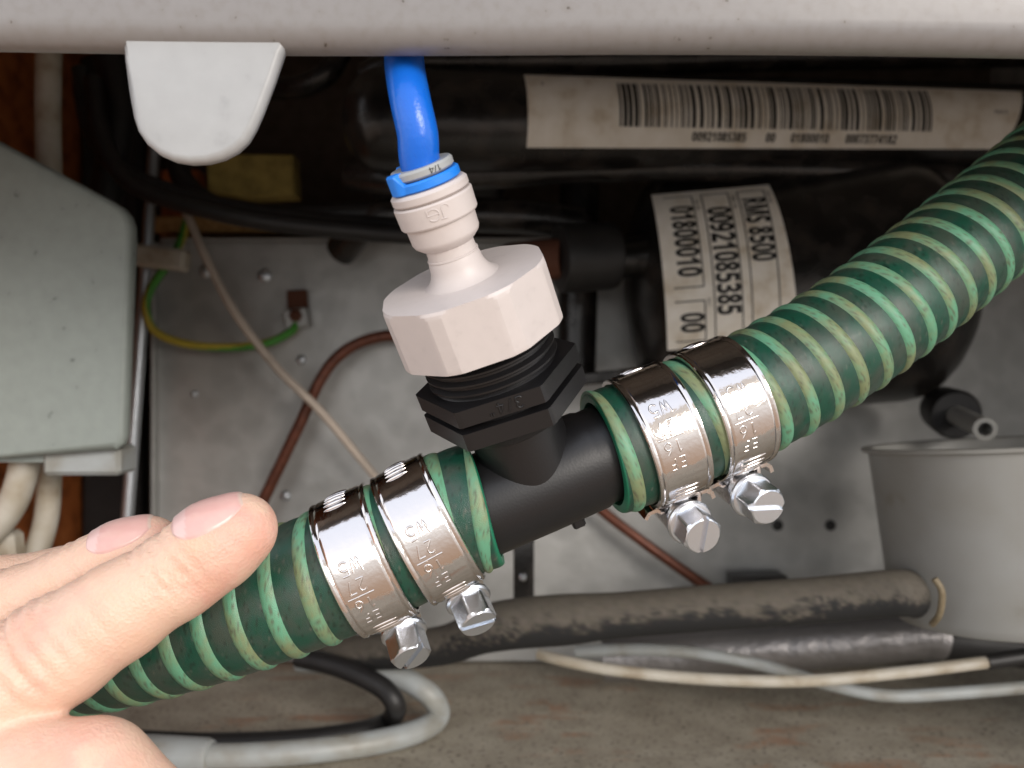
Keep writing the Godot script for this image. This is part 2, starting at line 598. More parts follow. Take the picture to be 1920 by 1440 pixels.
func setting() -> void:
	# the floor pan
	var g := plain_box(Vector3(-0.235, -0.012, -0.44), Vector3(0.262, 0.0, -0.1), 0.001)
	var fm := mat(Color.WHITE, 0.62, 0.1)
	fm.albedo_texture = floor_picture()
	fm.uv1_triplanar = true
	fm.uv1_scale = Vector3(2.6, 5.2, 5.2)
	struct(g, "floor", fm)
	struct(plain_box(Vector3(-0.235, 0.0, -0.455), Vector3(0.262, EYE + 0.2, -0.44)), "back_wall", M.dark_board)
	struct(plain_box(Vector3(-0.215, 0.0, -0.44), Vector3(-0.2, EYE + 0.2, -0.2)), "wall_left", M.wood)
	struct(plain_box(Vector3(0.247, 0.0, -0.44), Vector3(0.262, EYE + 0.2, -0.16)), "wall_right", M.pale_lining)
	struct(plain_box(Vector3(-0.235, EYE + 0.2, -0.455), Vector3(0.262, EYE + 0.212, -0.14)), "ceiling", M.pale_lining)
	# the galvanised sheet at the back, with its folded edge
	var d := 0.36
	var lo := px(296, 1244, d)
	var hi := px(2060, 455, d)
	var t := thing("backing_sheet", "dull galvanised steel sheet standing behind the pipes and wires", "metal sheet", Transform3D(Basis.IDENTITY, Vector3(0.03, 0.0, -d)))
	put(plain_box(Vector3(lo.x, 0.001, -d - 0.002), Vector3(hi.x, hi.y, -d), 0.0003), "panel", M.galvanised, t)
	put(plain_box(Vector3(lo.x - 0.0015, 0.001, -d - 0.03), Vector3(lo.x - 0.0001, hi.y, -d + 0.004), 0.0003), "folded_edge", M.galvanised, t)
	put(plain_box(Vector3(lo.x + 0.002, hi.y + 0.0002, -d - 0.03), Vector3(hi.x, hi.y + 0.0016, -d + 0.003), 0.0003), "top_flange", M.galvanised, t)
	for r in [[495, 517, 0.0030, "rivet"], [365, 739, 0.0016, "rivet"], [386, 508, 0.003, "rivet"], [535, 930, 0.0024, "rivet"], [565, 675, 0.0022, "rivet"]]:
		var q := px(r[0], r[1], d)
		var s: float = r[2]
		var prof := [Vector2(s, 0.0), Vector2(s * 0.97, 0.0004), Vector2(s * 0.7, 0.0011), Vector2(s * 0.3, 0.0014)]
		put(lathe(prof, 20, Transform3D(Basis(Vector3.RIGHT, PI / 2), q)), r[3], M.aluminium, t)
	for r in [[1458, 985], [1557, 985]]:  # small black discs for the dark dots on the sheet
		var q := px(r[0], r[1], d)
		put(lathe([Vector2(0.0024, 0.0), Vector2(0.0022, 0.0006), Vector2(0.0012, 0.0009)], 16, Transform3D(Basis(Vector3.RIGHT, PI / 2), q)), "black_disc", M.black_rubber, t)
	# bright upright strip at the edge of the sheet
	var strip := Geo.new()
	var a := px(300, 130, 0.352)
	var b := px(236, 1010, 0.345)
	var line := PackedVector3Array([Vector3(b.x, 0.001, b.z), b, a])
	tube(line, 0.0024, 12, strip)
	tag(put(strip, "upright_rod", M.aluminium, self, 60.0), "bright bare aluminium rod upright beside the galvanised sheet", "rod")
	# black filler added to make the gap dark; wood and foam at the upper left
	tag(put(plain_box(px(170, 1240, 0.40) * Vector3(1, 0, 1), px(262, 100, 0.39), 0.002), "gap_filler", M.black_rubber), "black upright post added to darken the gap beside the wooden wall", "filler")
	var wood := plain_box(px(318, 505, 0.398), px(372, 318, 0.388), 0.0005)
	tag(put(wood, "wood_offcut", M.wood), "small reddish wooden offcut behind the black cables", "wood piece")
	tag(put(plain_box(px(330, 457, 0.392) + Vector3(0, 0.0008, 0), px(770, 405, 0.366), 0.0006), "plywood_strip", M.plywood), "pale plywood strip lying along the top of the galvanised sheet", "wood strip")
	var foam := slab(PackedVector2Array([Vector2(-0.018, -0.006), Vector2(-0.0185, 0.0085), Vector2(0.0165, 0.008), Vector2(0.0175, -0.0085), Vector2(0.0, -0.0092)]), 0.012, 0.001, Transform3D(Basis.IDENTITY, px(480, 333, 0.35)))
	tag(put(foam, "foam_block", M.foam), "yellowish foam block stuck behind the black cables", "foam")

func lintel() -> void:
	var t := thing("drip_rail", "white plastic rail with a hanging rounded tab over the opening", "plastic rail", Transform3D(Basis.IDENTITY, px(960, 98, 0.133)))
	# rounded lower lip, then the face going up
	var z := -0.133
	var y0: float = px(0, 99, 0.1365).y
	var prof := PackedVector2Array()
	for k in 13:
		var a := PI * k / 12.0
		prof.append(Vector2(z - 0.004 + 0.004 * cos(a), y0 + 0.004 - 0.004 * sin(a)))
	for q in [[-0.0081, 0.02], [-0.009, 0.06], [-0.009, 0.15]]: prof.append(Vector2(z + q[0], y0 + q[1]))
	for q in [[0.0002, 0.15], [0.0012, 0.06], [0.0016, 0.03], [0.0012, 0.012]]: prof.append(Vector2(z + q[0], y0 + q[1]))
	var g := Geo.new()
	var rows := []
	for i in 49:
		var x := -0.27 + 0.54 * i / 48.0
		var sag := 0.0003 * sin(x * 40.0) - 0.0006 * (x / 0.1)
		var row := PackedVector3Array()
		for q in prof: row.append(Vector3(x, q.y + sag, q.x))
		rows.append(row)
	g.sheet(rows)
	g.cap_rows(rows)
	put(g, "rail", M.panel, t, 60.0)
	var outline := PackedVector2Array()
	var o := [[226, 60], [230, 110], [238, 170], [246, 215], [255, 243], [272, 268], [295, 287], [322, 299], [354, 304], [386, 302], [415, 294], [441, 280], [460, 262], [474, 238], [488, 206], [510, 148], [527, 98], [540, 60]]
	for p in o:
		var q := px(p[0], p[1], 0.1345)
		outline.append(Vector2(q.x, q.y))
	put(slab(outline, 0.0034, 0.0010, Transform3D(Basis.IDENTITY, Vector3(0, 0, -0.1362))), "tab", M.tab, t, 50.0)

# ------------------------------------------------------------------ what stands behind

func tank(a: Vector3, b: Vector3, r: float, dome_a: float, dome_b: float, n := 56) -> Geo:
	var ax := (b - a).normalized()
	var prof := []
	var long := (b - a).length()
	for k in 9:
		var w := PI / 2 * k / 8.0
		prof.append(Vector2(maxf(r * sin(w), 0.0002), dome_a * (1.0 - cos(w))))
	for k in range(1, 8): prof.append(Vector2(r, dome_a + (long - dome_a - dome_b) * k / 8.0))
	for k in 9:
		var w := PI / 2 * k / 8.0
		prof.append(Vector2(maxf(r * cos(w), 0.0002), long - dome_b + dome_b * sin(w)))
	return lathe(prof, n, Transform3D(about(ax), a))

# a basis whose y goes along `ax`
func about(ax: Vector3) -> Basis:
	var z := (Vector3(0, 0, 1) - ax * ax.z).normalized()
	return Basis(ax.cross(z), ax, z)

# a patch on a drum: x along its axis, y up round it
func on_drum(mid: Vector3, ax: Vector3, r: float, face: float) -> Callable:
	var z := (Vector3(0, 0, 1) - ax * ax.z).normalized()
	var up := z.cross(ax)
	return func(x: float, y: float, h: float) -> Vector3:
		var a := face + y / r
		return mid + ax * x + (z * cos(a) + up * sin(a)) * (r + h)

func sticker(bend: Callable, outline: Array, deep: float) -> Geo:
	# outline: four corners (x, y) counted from the lower left, bent round the drum
	var g := Geo.new()
	var n := 24
	for h in [deep, 0.0]:
		var rows := []
		for i in n + 1:
			var row := PackedVector3Array()
			for j in n + 1:
				var u := float(j) / n
				var v := float(i) / n
				var q: Vector2 = outline[0].lerp(outline[1], u).lerp(outline[3].lerp(outline[2], u), v)
				row.append(bend.call(q.x, q.y, h))
			rows.append(row)
		if h == 0.0: rows.reverse()
		g.sheet(rows, false)
	return g

func cooling_unit() -> void:
	# upper drum with the bar code
	var a := px(640, 226, 0.284)
	var b := px(2080, 250, 0.331)
	var ax := (b - a).normalized()
	var r := 0.0172
	var t := thing("upper_drum", "slim glossy black pipe drum carrying the bar code label", "drum", Transform3D(Basis.IDENTITY, a))
	put(tank(a, b, r, 0.013, 0.01), "shell", M.black_paint, t, 50.0)
	var mid := a + ax * 0.097
	var bend := on_drum(mid, ax, r, 0.06)
	var lab := thing("bar_code_label", "long white bar code label wrapped on the slim black drum", "label", Transform3D(Basis.IDENTITY, mid))
	var halves := [Vector2(-0.0370, -0.0140), Vector2(0.137, -0.0124), Vector2(0.146, 0.0100), Vector2(-0.0370, 0.0128)]
	put(sticker(bend, halves, 0.00012), "paper", M.label, lab, 40.0)
	var rng := RandomNumberGenerator.new()
	rng.seed = 77
	var local := func(x, y, h): return bend.call(x, y, h) - mid
	var x := -0.0062
	var widths := [0.0004, 0.0007, 0.0009, 0.0014, 0.0004, 0.0005]
	var last := 0.1085
	while x < last:
		var w: float = widths[rng.randi() % widths.size()]
		var g := Geo.new()
		var rows := []
		for i in 9:
			var y := lerpf(-0.0066, 0.0088, i / 8.0)
			rows.append(PackedVector3Array([local.call(x, y, 0.0002), local.call(x + w, y, 0.0002)]))
		g.sheet(rows, false)
		put(g, "bar", M.ink, lab, 40.0, true)
		x += w + [0.0006, 0.0009, 0.0013, 0.0004][rng.randi() % 4]
	var words := [["00921085385", 0.0290], ["00", 0.0475], ["01800010", 0.0620], ["00073774182", 0.0850]]
	for w in words:
		var cx: float = w[1]
		lettering(w[0], 0.0029, 0.00002, 0.78, func(p, q, h): return local.call(cx + p, -0.0096 + q, h + 0.0002), M.ink, lab, "lettering", true)
	lettering("0", 0.0014, 0.00002, 0.9, func(p, q, h): return local.call(-0.0315 + p, 0.0078 + q, h + 0.0002), M.ink, lab)
	lettering("FINCA", 0.0014, 0.00002, 1.0, func(p, q, h): return local.call(0.1345 + p, 0.0006 + q, h + 0.0002), M.ink, lab)

	# pipes over and under it
	var pipe := func(points: Array, rad: float, called: String, label: String, m: Material) -> void:
		tag(put(tube(smooth_line(points, 10), rad, 24), called, m, self, 60.0), label, "pipe")
	pipe.call([px(690, 150, 0.30), px(760, 118, 0.295), px(900, 112, 0.292), px(1150, 108, 0.295), px(1500, 100, 0.31), px(2050, 95, 0.33)], 0.0062, "black_pipe", "glossy black pipe running above the bar code drum", M.black_paint)
	pipe.call([px(660, 330, 0.31), px(760, 336, 0.30), px(900, 326, 0.297), px(1150, 312, 0.30), px(1500, 316, 0.305), px(2000, 345, 0.32)], 0.0055, "black_pipe", "thin glossy black pipe running just under the bar code drum", M.black_paint)
	pipe.call([px(640, 470, 0.345), px(700, 410, 0.33), px(800, 402, 0.325), px(960, 405, 0.32), px(1090, 420, 0.325)], 0.0065, "black_pipe", "short black pipe passing behind the white push-fit collar", M.black_paint)
	pipe.call([px(1085, 300, 0.345), px(1085, 450, 0.345), px(1080, 700, 0.345)], 0.008, "black_pipe", "black upright pipe behind the white octagonal nut", M.black_paint)
	pipe.call([px(640, 95, 0.33), px(610, 140, 0.33), px(545, 165, 0.335), px(440, 158, 0.345)], 0.0045, "black_pipe", "thin black pipe curling out behind the white tab", M.black_paint)
	# dark rounded housing behind the blue tube
	tag(put(tank(px(655, 250, 0.34), px(960, 262, 0.35), 0.03, 0.02, 0.01), "black_vessel", M.black_rubber, self, 50.0), "dark dusty rounded vessel behind the blue tube", "vessel")

	# lower vessel with its data label
	a = px(1172, 566, 0.334)
	b = px(1808, 516, 0.326)
	ax = (b - a).normalized()
	r = 0.0465
	t = thing("absorber_vessel", "large black round vessel carrying the white data label", "vessel", Transform3D(Basis.IDENTITY, a))
	put(tank(a, b, r, 0.016, 0.028, 72), "shell", M.black_paint, t, 50.0)
	# nozzle with its rubber sleeve
	var noz := thing("pipe_sleeve", "dusty black rubber sleeve on the stub of the round vessel", "sleeve", Transform3D(Basis.IDENTITY, px(1100, 485, 0.30)))
	var d0 := (px(1185, 480, 0.305) - px(1045, 484, 0.298)).normalized()
	var sl := lathe([Vector2(0.0098, 0.0), Vector2(0.0116, 0.0008), Vector2(0.0122, 0.003), Vector2(0.0119, 0.019), Vector2(0.0112, 0.021), Vector2(0.0085, 0.0214)], 32, Transform3D(about(d0), px(1045, 484, 0.298)))
	put(sl, "sleeve", M.black_rubber, noz)
	put(lathe([Vector2(0.0075, 0.0), Vector2(0.0078, 0.012), Vector2(0.012, 0.02)], 28, Transform3D(about(d0), px(1158, 483, 0.304))), "stub", M.black_paint, noz, 60.0)
	put(tube(smooth_line([px(960, 492, 0.315), px(1005, 488, 0.303), px(1058, 485, 0.2985)], 6), 0.0072, 20), "inlet", M.rust, noz, 60.0)
	# black bracket under the vessel
	var br := Geo.new()
	br.box(px(1130, 707, 0.325), Vector3(0.05, 0.0045, 0.03), 0.0006, Basis(Vector3(0, 0, 1), 0.1))
	tag(put(br, "vessel_bracket", M.black_paint), "black flat bracket under the round vessel beside the tee", "bracket")

	mid = a + ax * 0.0
	var z := (Vector3(0, 0, 1) - ax * ax.z).normalized()
	bend = on_drum(mid, ax, r, 0.15)
	lab = thing("data_label", "white data label with boxed black numbers on the round vessel", "label", Transform3D(Basis.IDENTITY, mid))
	var m2 := mid
	local = func(p, q, h): return bend.call(p, q, h) - m2
	var lx := 0.0095
	put(sticker(bend, [Vector2(lx + 0.0005, -0.029), Vector2(lx + 0.0445, -0.029), Vector2(lx + 0.041, 0.0315), Vector2(lx, 0.0315)], 0.00012), "paper", M.label, lab, 40.0)
	# print runs down the label: letters turned a quarter
	var down := func(cx: float, cy: float) -> Callable:
		return func(p, q, h): return local.call(lx + cx + q, cy - 0.0012 - p, h + 0.0002)
	for w in [["01800010", 0.0088, 0.0108, 0.0076, 0.585], ["00", 0.0088, -0.0185, 0.0076, 0.585], ["00921085385", 0.0213, 0.0030, 0.0076, 0.605], ["RMS 8500", 0.0338, 0.0132, 0.0076, 0.53]]:
		lettering(w[0], w[3], 0.00002, w[4], down.call(w[1], w[2]), M.ink, lab, "lettering", true)
	for w in [["SER. NO.", 0.0149, 0.0245], ["PROD. NO.", 0.0274, 0.0245], ["MOD. NO.", 0.0396, 0.0255], ["MLC", 0.0149, -0.0120]]:
		lettering(w[0], 0.0013, 0.00002, 0.8, down.call(w[1], w[2]), M.ink, lab)
	var rule := func(x0: float, y0: float, x1: float, y1: float) -> void:
		var g := Geo.new()
		var rows := []
		for i in 13:
			var p := Vector2(x0, y0).lerp(Vector2(x1, y1), i / 12.0)
			var s := Vector2(y1 - y0, x0 - x1).normalized() * 0.00022
			rows.append(PackedVector3Array([local.call(lx + p.x - s.x, p.y - s.y, 0.0002), local.call(lx + p.x + s.x, p.y + s.y, 0.0002)]))
		g.sheet(rows, false)
		put(g, "rule", M.ink, lab, 40.0, true)
	for k in [[0.0135, 0.0285, -0.0078], [0.0135, -0.0125, -0.0262], [0.0168, 0.0285, -0.027], [0.0260, 0.0285, -0.027], [0.0292, 0.0285, -0.027], [0.0383, 0.0285, -0.027]]:
		rule.call(k[0], k[1], k[0], k[2])
	for k in [[0.0035, 0.0135, 0.0285], [0.0035, 0.0135, -0.0078], [0.0035, 0.0135, -0.0125], [0.0035, 0.0135, -0.0262], [0.0168, 0.0260, 0.0285], [0.0292, 0.0383, 0.0285]]:
		rule.call(k[0], k[2], k[1], k[2])

	# drip cup on the far side, its stub and grommet
	var cup := thing("drip_cup", "pale grey plastic drip cup beside the dusty black pipe", "cup", Transform3D(Basis.IDENTITY, px(1850, 1190, 0.25)))
	var cm := px(1868, 828, 0.262)
	var tall: float = cm.y - px(0, 1178, 0.25).y
	var prof := [Vector2(0.001, -tall), Vector2(0.0290, -tall), Vector2(0.0322, -tall + 0.001), Vector2(0.0338, -tall + 0.004), Vector2(0.0365, -0.003), Vector2(0.0368, -0.0018), Vector2(0.0385, -0.0014), Vector2(0.0387, -0.0003), Vector2(0.038, 0.0), Vector2(0.0355, -0.0004), Vector2(0.0345, -0.003), Vector2(0.0318, -tall + 0.004), Vector2(0.001, -tall + 0.002)]
	put(lathe(prof, 72, Transform3D(Basis(Vector3(0, 0, 1), 0.06) * Basis(Vector3(1, 0, 0), -0.05), cm)), "bowl", M.cup, cup, 40.0)
	var nib := Geo.new()
	tube(smooth_line([px(1752, 1085, 0.2305), px(1766, 1110, 0.2300), px(1762, 1150, 0.2315), px(1748, 1170, 0.236)], 6), 0.0009, 14, nib)
	put(nib, "drain_lip", M.old_seal, cup, 60.0)
	var gr := thing("pipe_stub", "small pale pipe stub poking through a black grommet above the cup", "pipe stub", Transform3D(Basis.IDENTITY, px(1790, 778, 0.31)))
	var dd := (px(1850, 806, 0.272) - px(1785, 774, 0.312)).normalized()
	put(lathe([Vector2(0.004, -0.012), Vector2(0.0085, -0.012), Vector2(0.009, 0.004), Vector2(0.008, 0.0062), Vector2(0.0045, 0.006)], 28, Transform3D(about(dd), px(1785, 774, 0.312))), "grommet", M.black_rubber, gr, 50.0)
	put(lathe([Vector2(0.0034, 0.0), Vector2(0.0034, 0.036), Vector2(0.0037, 0.0365), Vector2(0.0037, 0.040), Vector2(0.0022, 0.040), Vector2(0.0022, 0.03)], 24, Transform3D(about(dd), px(1785, 774, 0.312))), "stub", M.cup, gr)
	# dusty black pipe that ends at the cup: dust lies on it in ragged patches
	var dust := func(p: Vector3, n: Vector3, f: float, _a: float) -> Color:
		var e := fine.get_noise_3d(p.x * 330.0, p.y * 330.0, p.z * 330.0) * 0.8 + fine.get_noise_3d(p.x * 1100.0, p.y * 1100.0, p.z * 1100.0) * 0.5
		var big := coarse.get_noise_3d(p.x * 60.0, p.y * 60.0, p.z * 60.0)
		var cover := n.y * 0.9 + n.z * 0.3 + e * 0.5 + big * 0.5 - 0.05
		var dark := Color(0.013, 0.012, 0.012)
		return dark.lerp(Color(0.07, 0.061, 0.048).lerp(Color(0.115, 0.1, 0.08), e * 0.5 + 0.5), clampf(cover * 2.6, 0.0, 1.0))
	var line := smooth_line([px(600, 1225, 0.30), px(700, 1222, 0.288), px(830, 1210, 0.275), px(930, 1175, 0.266), px(1080, 1160, 0.262), px(1300, 1142, 0.258), px(1520, 1126, 0.254), px(1650, 1114, 0.25), px(1700, 1112, 0.2505), px(1722, 1118, 0.256)], 24)
	var rad := []
	for i in line.size():
		var f := float(i) / (line.size() - 1)
		rad.append(lerpf(0.0060, 0.0068, smoothstep(0.1, 0.45, f)) + 0.0010 * smoothstep(0.25, 0.35, f) * (1.0 - smoothstep(0.42, 0.5, f)))
	tag(put(tube(line, rad, 72, null, dust), "drain_hose", M.dust, self, 180.0), "dust-caked black drain hose lying across to the drip cup", "hose")
	# foil wrapped pipe
	var fo := thing("flue_pipe", "silver foil-wrapped pipe with black end behind the dusty hose", "pipe", Transform3D(Basis.IDENTITY, px(1500, 1250, 0.31)))
	put(tube(smooth_line([px(1130, 1232, 0.32), px(1400, 1218, 0.315), px(1725, 1190, 0.31)], 12), 0.0088, 32), "foil_wrap", M.foil, fo, 60.0)
	put(tube(smooth_line([px(1722, 1190, 0.3102), px(1740, 1193, 0.31), px(1764, 1197, 0.31)], 6), 0.0080, 32), "tape", M.foil, fo, 60.0)
	put(tube(smooth_line([px(1762, 1198, 0.31), px(1850, 1206, 0.308), px(2000, 1220, 0.305)], 6), 0.0075, 32), "black_end", M.black_rubber, fo, 60.0)
	# black strap under the tee, black clip on the sheet
	var st := thing("hanger_strap", "black flat strap with a bright screw hanging below the tee", "strap", Transform3D(Basis.IDENTITY, px(980, 1130, 0.3)))
	var sg := Geo.new()
	sg.box(px(982, 1050, 0.3), Vector3(0.0072, 0.03, 0.0016), 0.0004)
	put(sg, "plate", M.black_paint, st)
	put(lathe([Vector2(0.0014, 0.0), Vector2(0.0013, 0.0008), Vector2(0.0007, 0.0013)], 14, Transform3D(Basis(Vector3.RIGHT, PI / 2), px(980, 1081, 0.3) + Vector3(0, 0, 0.0008))), "screw", M.zinc, st)
	var cg := slab(PackedVector2Array([Vector2(-0.0125, -0.004), Vector2(-0.0125, 0.003), Vector2(0.009, 0.0035), Vector2(0.0125, -0.001), Vector2(0.0125, -0.004)]), 0.012, 0.0006, Transform3D(Basis.IDENTITY, px(1425, 1090, 0.353)))
	tag(put(cg, "pipe_clip", M.black_paint), "small black clip on the galvanised sheet above the dusty hose", "clip")

# ------------------------------------------------------------------ cables and small pipes

func cables() -> void:
	var wire := func(points: Array, r: float, called: String, label: String, category: String, m: Material, n := 18) -> MeshInstance3D:
		return tag(put(tube(smooth_line(points, 12), r, n), called, m, self, 60.0), label, category)
	# black cables sweeping behind
	wire.call([px(150, 130, 0.33), px(165, 230, 0.325), px(215, 310, 0.32), px(330, 362, 0.318), px(480, 398, 0.318), px(640, 418, 0.32), px(780, 425, 0.322)], 0.0032, "black_cable", "black cable sweeping under the tab, upper strand of the bundle", "cable", M.black_rubber)
	wire.call([px(175, 150, 0.325), px(190, 250, 0.318), px(250, 345, 0.312), px(400, 396, 0.31), px(560, 423, 0.312), px(780, 442, 0.315)], 0.0034, "black_cable", "black cable sweeping under the tab, lower strand of the bundle", "cable", M.black_rubber)
	wire.call([px(335, 300, 0.335), px(345, 340, 0.33), px(400, 385, 0.325), px(520, 405, 0.325), px(660, 400, 0.327), px(800, 392, 0.33)], 0.0042, "black_cable", "thick black cable dropping from behind the white tab", "cable", M.black_rubber)
	wire.call([px(200, 90, 0.34), px(225, 200, 0.338), px(205, 330, 0.335), px(190, 450, 0.335)], 0.006, "black_cable", "thick black cable running upright beside the white conduit", "cable", M.black_rubber)
	# cream wire and copper pipes
	wire.call([px(330, 372, 0.345), px(352, 405, 0.34), px(385, 480, 0.335), px(440, 585, 0.332), px(520, 690, 0.332), px(605, 775, 0.335), px(705, 895, 0.34), px(760, 960, 0.343)], 0.0017, "cream_wire", "thin cream wire slanting across the galvanised sheet", "wire", M.cable_cream)
	wire.call([px(860, 640, 0.345), px(780, 630, 0.345), px(710, 632, 0.345), px(650, 656, 0.345), px(605, 705, 0.345), px(560, 800, 0.345), px(500, 925, 0.346), px(450, 1030, 0.348), px(420, 1120, 0.35)], 0.0024, "copper_pipe", "thin copper pipe bending down from behind the white nut", "pipe", M.copper)
	wire.call([px(1060, 890, 0.352), px(1120, 950, 0.348), px(1200, 1012, 0.345), px(1290, 1076, 0.345), px(1360, 1122, 0.348)], 0.0022, "copper_pipe", "thin copper pipe slanting down below the tee", "pipe", M.copper)
	# earth wire in its clip
	var earth := func(p: Vector3, _n: Vector3, f: float, a: float) -> Color:
		return Color(0.05, 0.24, 0.02) if sin(a + f * 9.0) > 0.1 else Color(0.42, 0.33, 0.04)
	var el := smooth_line([px(352, 408, 0.35), px(338, 455, 0.347), px(312, 498, 0.345), px(284, 540, 0.345), px(274, 580, 0.345), px(292, 622, 0.346), px(350, 645, 0.347), px(430, 651, 0.348), px(500, 643, 0.35), px(545, 622, 0.354), px(556, 605, 0.356)], 16)
	tag(put(tube(el, 0.0017, 24, null, earth), "earth_wire", M.earth, self, 60.0), "green and yellow earth wire looped beside the aluminium rod", "wire")
	var cl := Geo.new()
	cl.box(px(303, 484, 0.338), Vector3(0.021, 0.0085, 0.008), 0.0012, Basis(Vector3(0, 0, 1), -0.12))
	tag(put(cl, "wire_clip", M.cable_white), "white plastic block gripping the earth wire", "clip")
	var te := thing("rusty_terminal", "rusty tab terminal holding the earth wire on the sheet", "terminal", Transform3D(Basis.IDENTITY, px(556, 620, 0.357)))
	var tg := Geo.new()
	tg.box(px(558, 562, 0.3575), Vector3(0.0085, 0.008, 0.002), 0.0004, Basis(Vector3(0, 0, 1), 0.05))
	put(tg, "tab", M.rust, te)
	var tg2 := Geo.new()
	tg2.box(px(556, 598, 0.356), Vector3(0.0105, 0.0085, 0.0035), 0.001, Basis(Vector3(0, 0, 1), 0.15))
	put(tg2, "crimp", M.galvanised, te)
	put(lathe([Vector2(0.003, 0.0), Vector2(0.0028, 0.0012), Vector2(0.0015, 0.002)], 6, Transform3D(Basis(Vector3.RIGHT, PI / 2), px(556, 592, 0.3555) + Vector3(0, 0, 0.001))), "screw", M.rust, te)
	# white and grey wires at the foot of the sheet
	var ww := thing("white_wire", "white wire with black sleeve running below the dusty hose", "wire", Transform3D(Basis.IDENTITY, px(1500, 1290, 0.27)))
	put(tube(smooth_line([px(1010, 1226, 0.285), px(1060, 1240, 0.28), px(1160, 1258, 0.275), px(1320, 1273, 0.27), px(1500, 1277, 0.266), px(1680, 1262, 0.263), px(1855, 1241, 0.262)], 12), 0.0019, 18), "conductor", M.cable_white, ww, 60.0)
	put(tube(smooth_line([px(1850, 1241.5, 0.262), px(1920, 1231, 0.262), px(2040, 1215, 0.262)], 8), 0.0024, 18), "sleeve", M.black_rubber, ww)
	wire.call([px(1080, 1222, 0.305), px(1180, 1218, 0.30), px(1300, 1224, 0.295), px(1430, 1248, 0.29), px(1560, 1285, 0.284), px(1660, 1304, 0.28), px(1780, 1300, 0.278), px(2000, 1282, 0.276)], 0.0021, "grey_cable", "thin grey cable crossing under the white wire", "cable", M.cable_grey)
	# looped cable on the floor, with its sleeve
	var lp := thing("looped_cable", "pale grey cable looping back on the floor by the fingers", "cable", Transform3D(Basis.IDENTITY, on_floor(700, 1400, 0.0)))
	put(tube(smooth_line([on_floor(250, 1412, 0.004), on_floor(400, 1418, 0.004), on_floor(540, 1412, 0.004), on_floor(680, 1396, 0.004), on_floor(780, 1372, 0.004), on_floor(822, 1342, 0.005), px(805, 1303, 0.287), px(745, 1268, 0.29), px(660, 1248, 0.295), px(560, 1238, 0.30)], 12), 0.0038, 24), "jacket", M.cable_grey, lp, 60.0)
	var s0 := on_floor(262, 1410, 0.004)
	put(lathe([Vector2(0.004, 0.0), Vector2(0.0052, 0.0006), Vector2(0.0054, 0.003), Vector2(0.0053, 0.0215), Vector2(0.0047, 0.0232), Vector2(0.0039, 0.0236)], 24, Transform3D(about((on_floor(400, 1418, 0.004) - s0).normalized()), s0)), "sleeve", M.cable_grey, lp)
	wire.call([px(560, 1232, 0.29), px(640, 1252, 0.284), px(715, 1288, 0.278), px(742, 1325, 0.277), on_floor(728, 1352, 0.0034), on_floor(680, 1371, 0.0034), on_floor(590, 1385, 0.0034), on_floor(470, 1393, 0.0034), on_floor(360, 1394, 0.0034), on_floor(240, 1388, 0.0034)], 0.0034, "black_cable", "black cable loop lying inside the pale looped cable", "cable", M.black_rubber)
	# junction box at the side, its conduit and cables
	var jb := thing("junction_box", "grey-green plastic junction box with a slanting rounded top", "junction box", Transform3D(Basis.IDENTITY, px(100, 870, 0.25)))
	var outline := PackedVector2Array()
	for p in [[-190, 240], [-40, 244], [0, 266], [70, 303], [150, 345], [205, 375], [226, 388], [238, 403], [244, 422], [245, 450], [239, 600], [233, 760], [231, 815], [226, 833], [213, 844], [0, 860], [-190, 870]]:
		var q := px(p[0], p[1], 0.245)
		outline.append(Vector2(q.x, q.y))
	put(slab(outline, 0.006, 0.0016, Transform3D(Basis.IDENTITY, Vector3(0, 0, -0.248))), "cover", M.box, jb, 50.0)
	put(plain_box(px(118, 884, 0.262), px(224, 836, 0.25), 0.0012), "base", M.cable_grey, jb)
	put(plain_box(px(-190, 838, 0.2512), px(60, 345, 0.2512) - Vector3(0, 0, 0.02), 0.001), "back_box", M.box, jb)
	for p in [[[92, 90, 0.30], [90, 200, 0.30], [92, 330, 0.30], [100, 420, 0.30]]]:
		wire.call(p.map(func(q): return px(q[0], q[1], q[2])), 0.0043, "white_conduit", "white conduit rising behind the junction box", "conduit", M.cable_white)
	wire.call([px(48, 820, 0.262), px(44, 880, 0.262), px(22, 945, 0.262), px(-20, 1000, 0.262), px(-90, 1060, 0.262)], 0.0044, "white_cable", "white cable leaving the junction box and bending away", "cable", M.cable_white)
	wire.call([px(92, 820, 0.275), px(92, 900, 0.275), px(85, 980, 0.275), px(58, 1060, 0.275), px(20, 1130, 0.275)], 0.0038, "white_cable", "white cable hanging straight under the junction box", "cable", M.cable_white)
	var cg := Geo.new()
	cg.box(px(14, 1040, 0.268), Vector3(0.0085, 0.015, 0.008), 0.0015, Basis(Vector3(0, 0, 1), 0.1))
	tag(put(cg, "cable_clip", M.cable_white), "pale plastic clip on the hanging white cables", "clip")

# ------------------------------------------------------------------ the tee

func tee_frame() -> Transform3D:
	# y along the branch, x along the run
	return Transform3D(Basis(run, branch, run.cross(branch)), tee_mid)

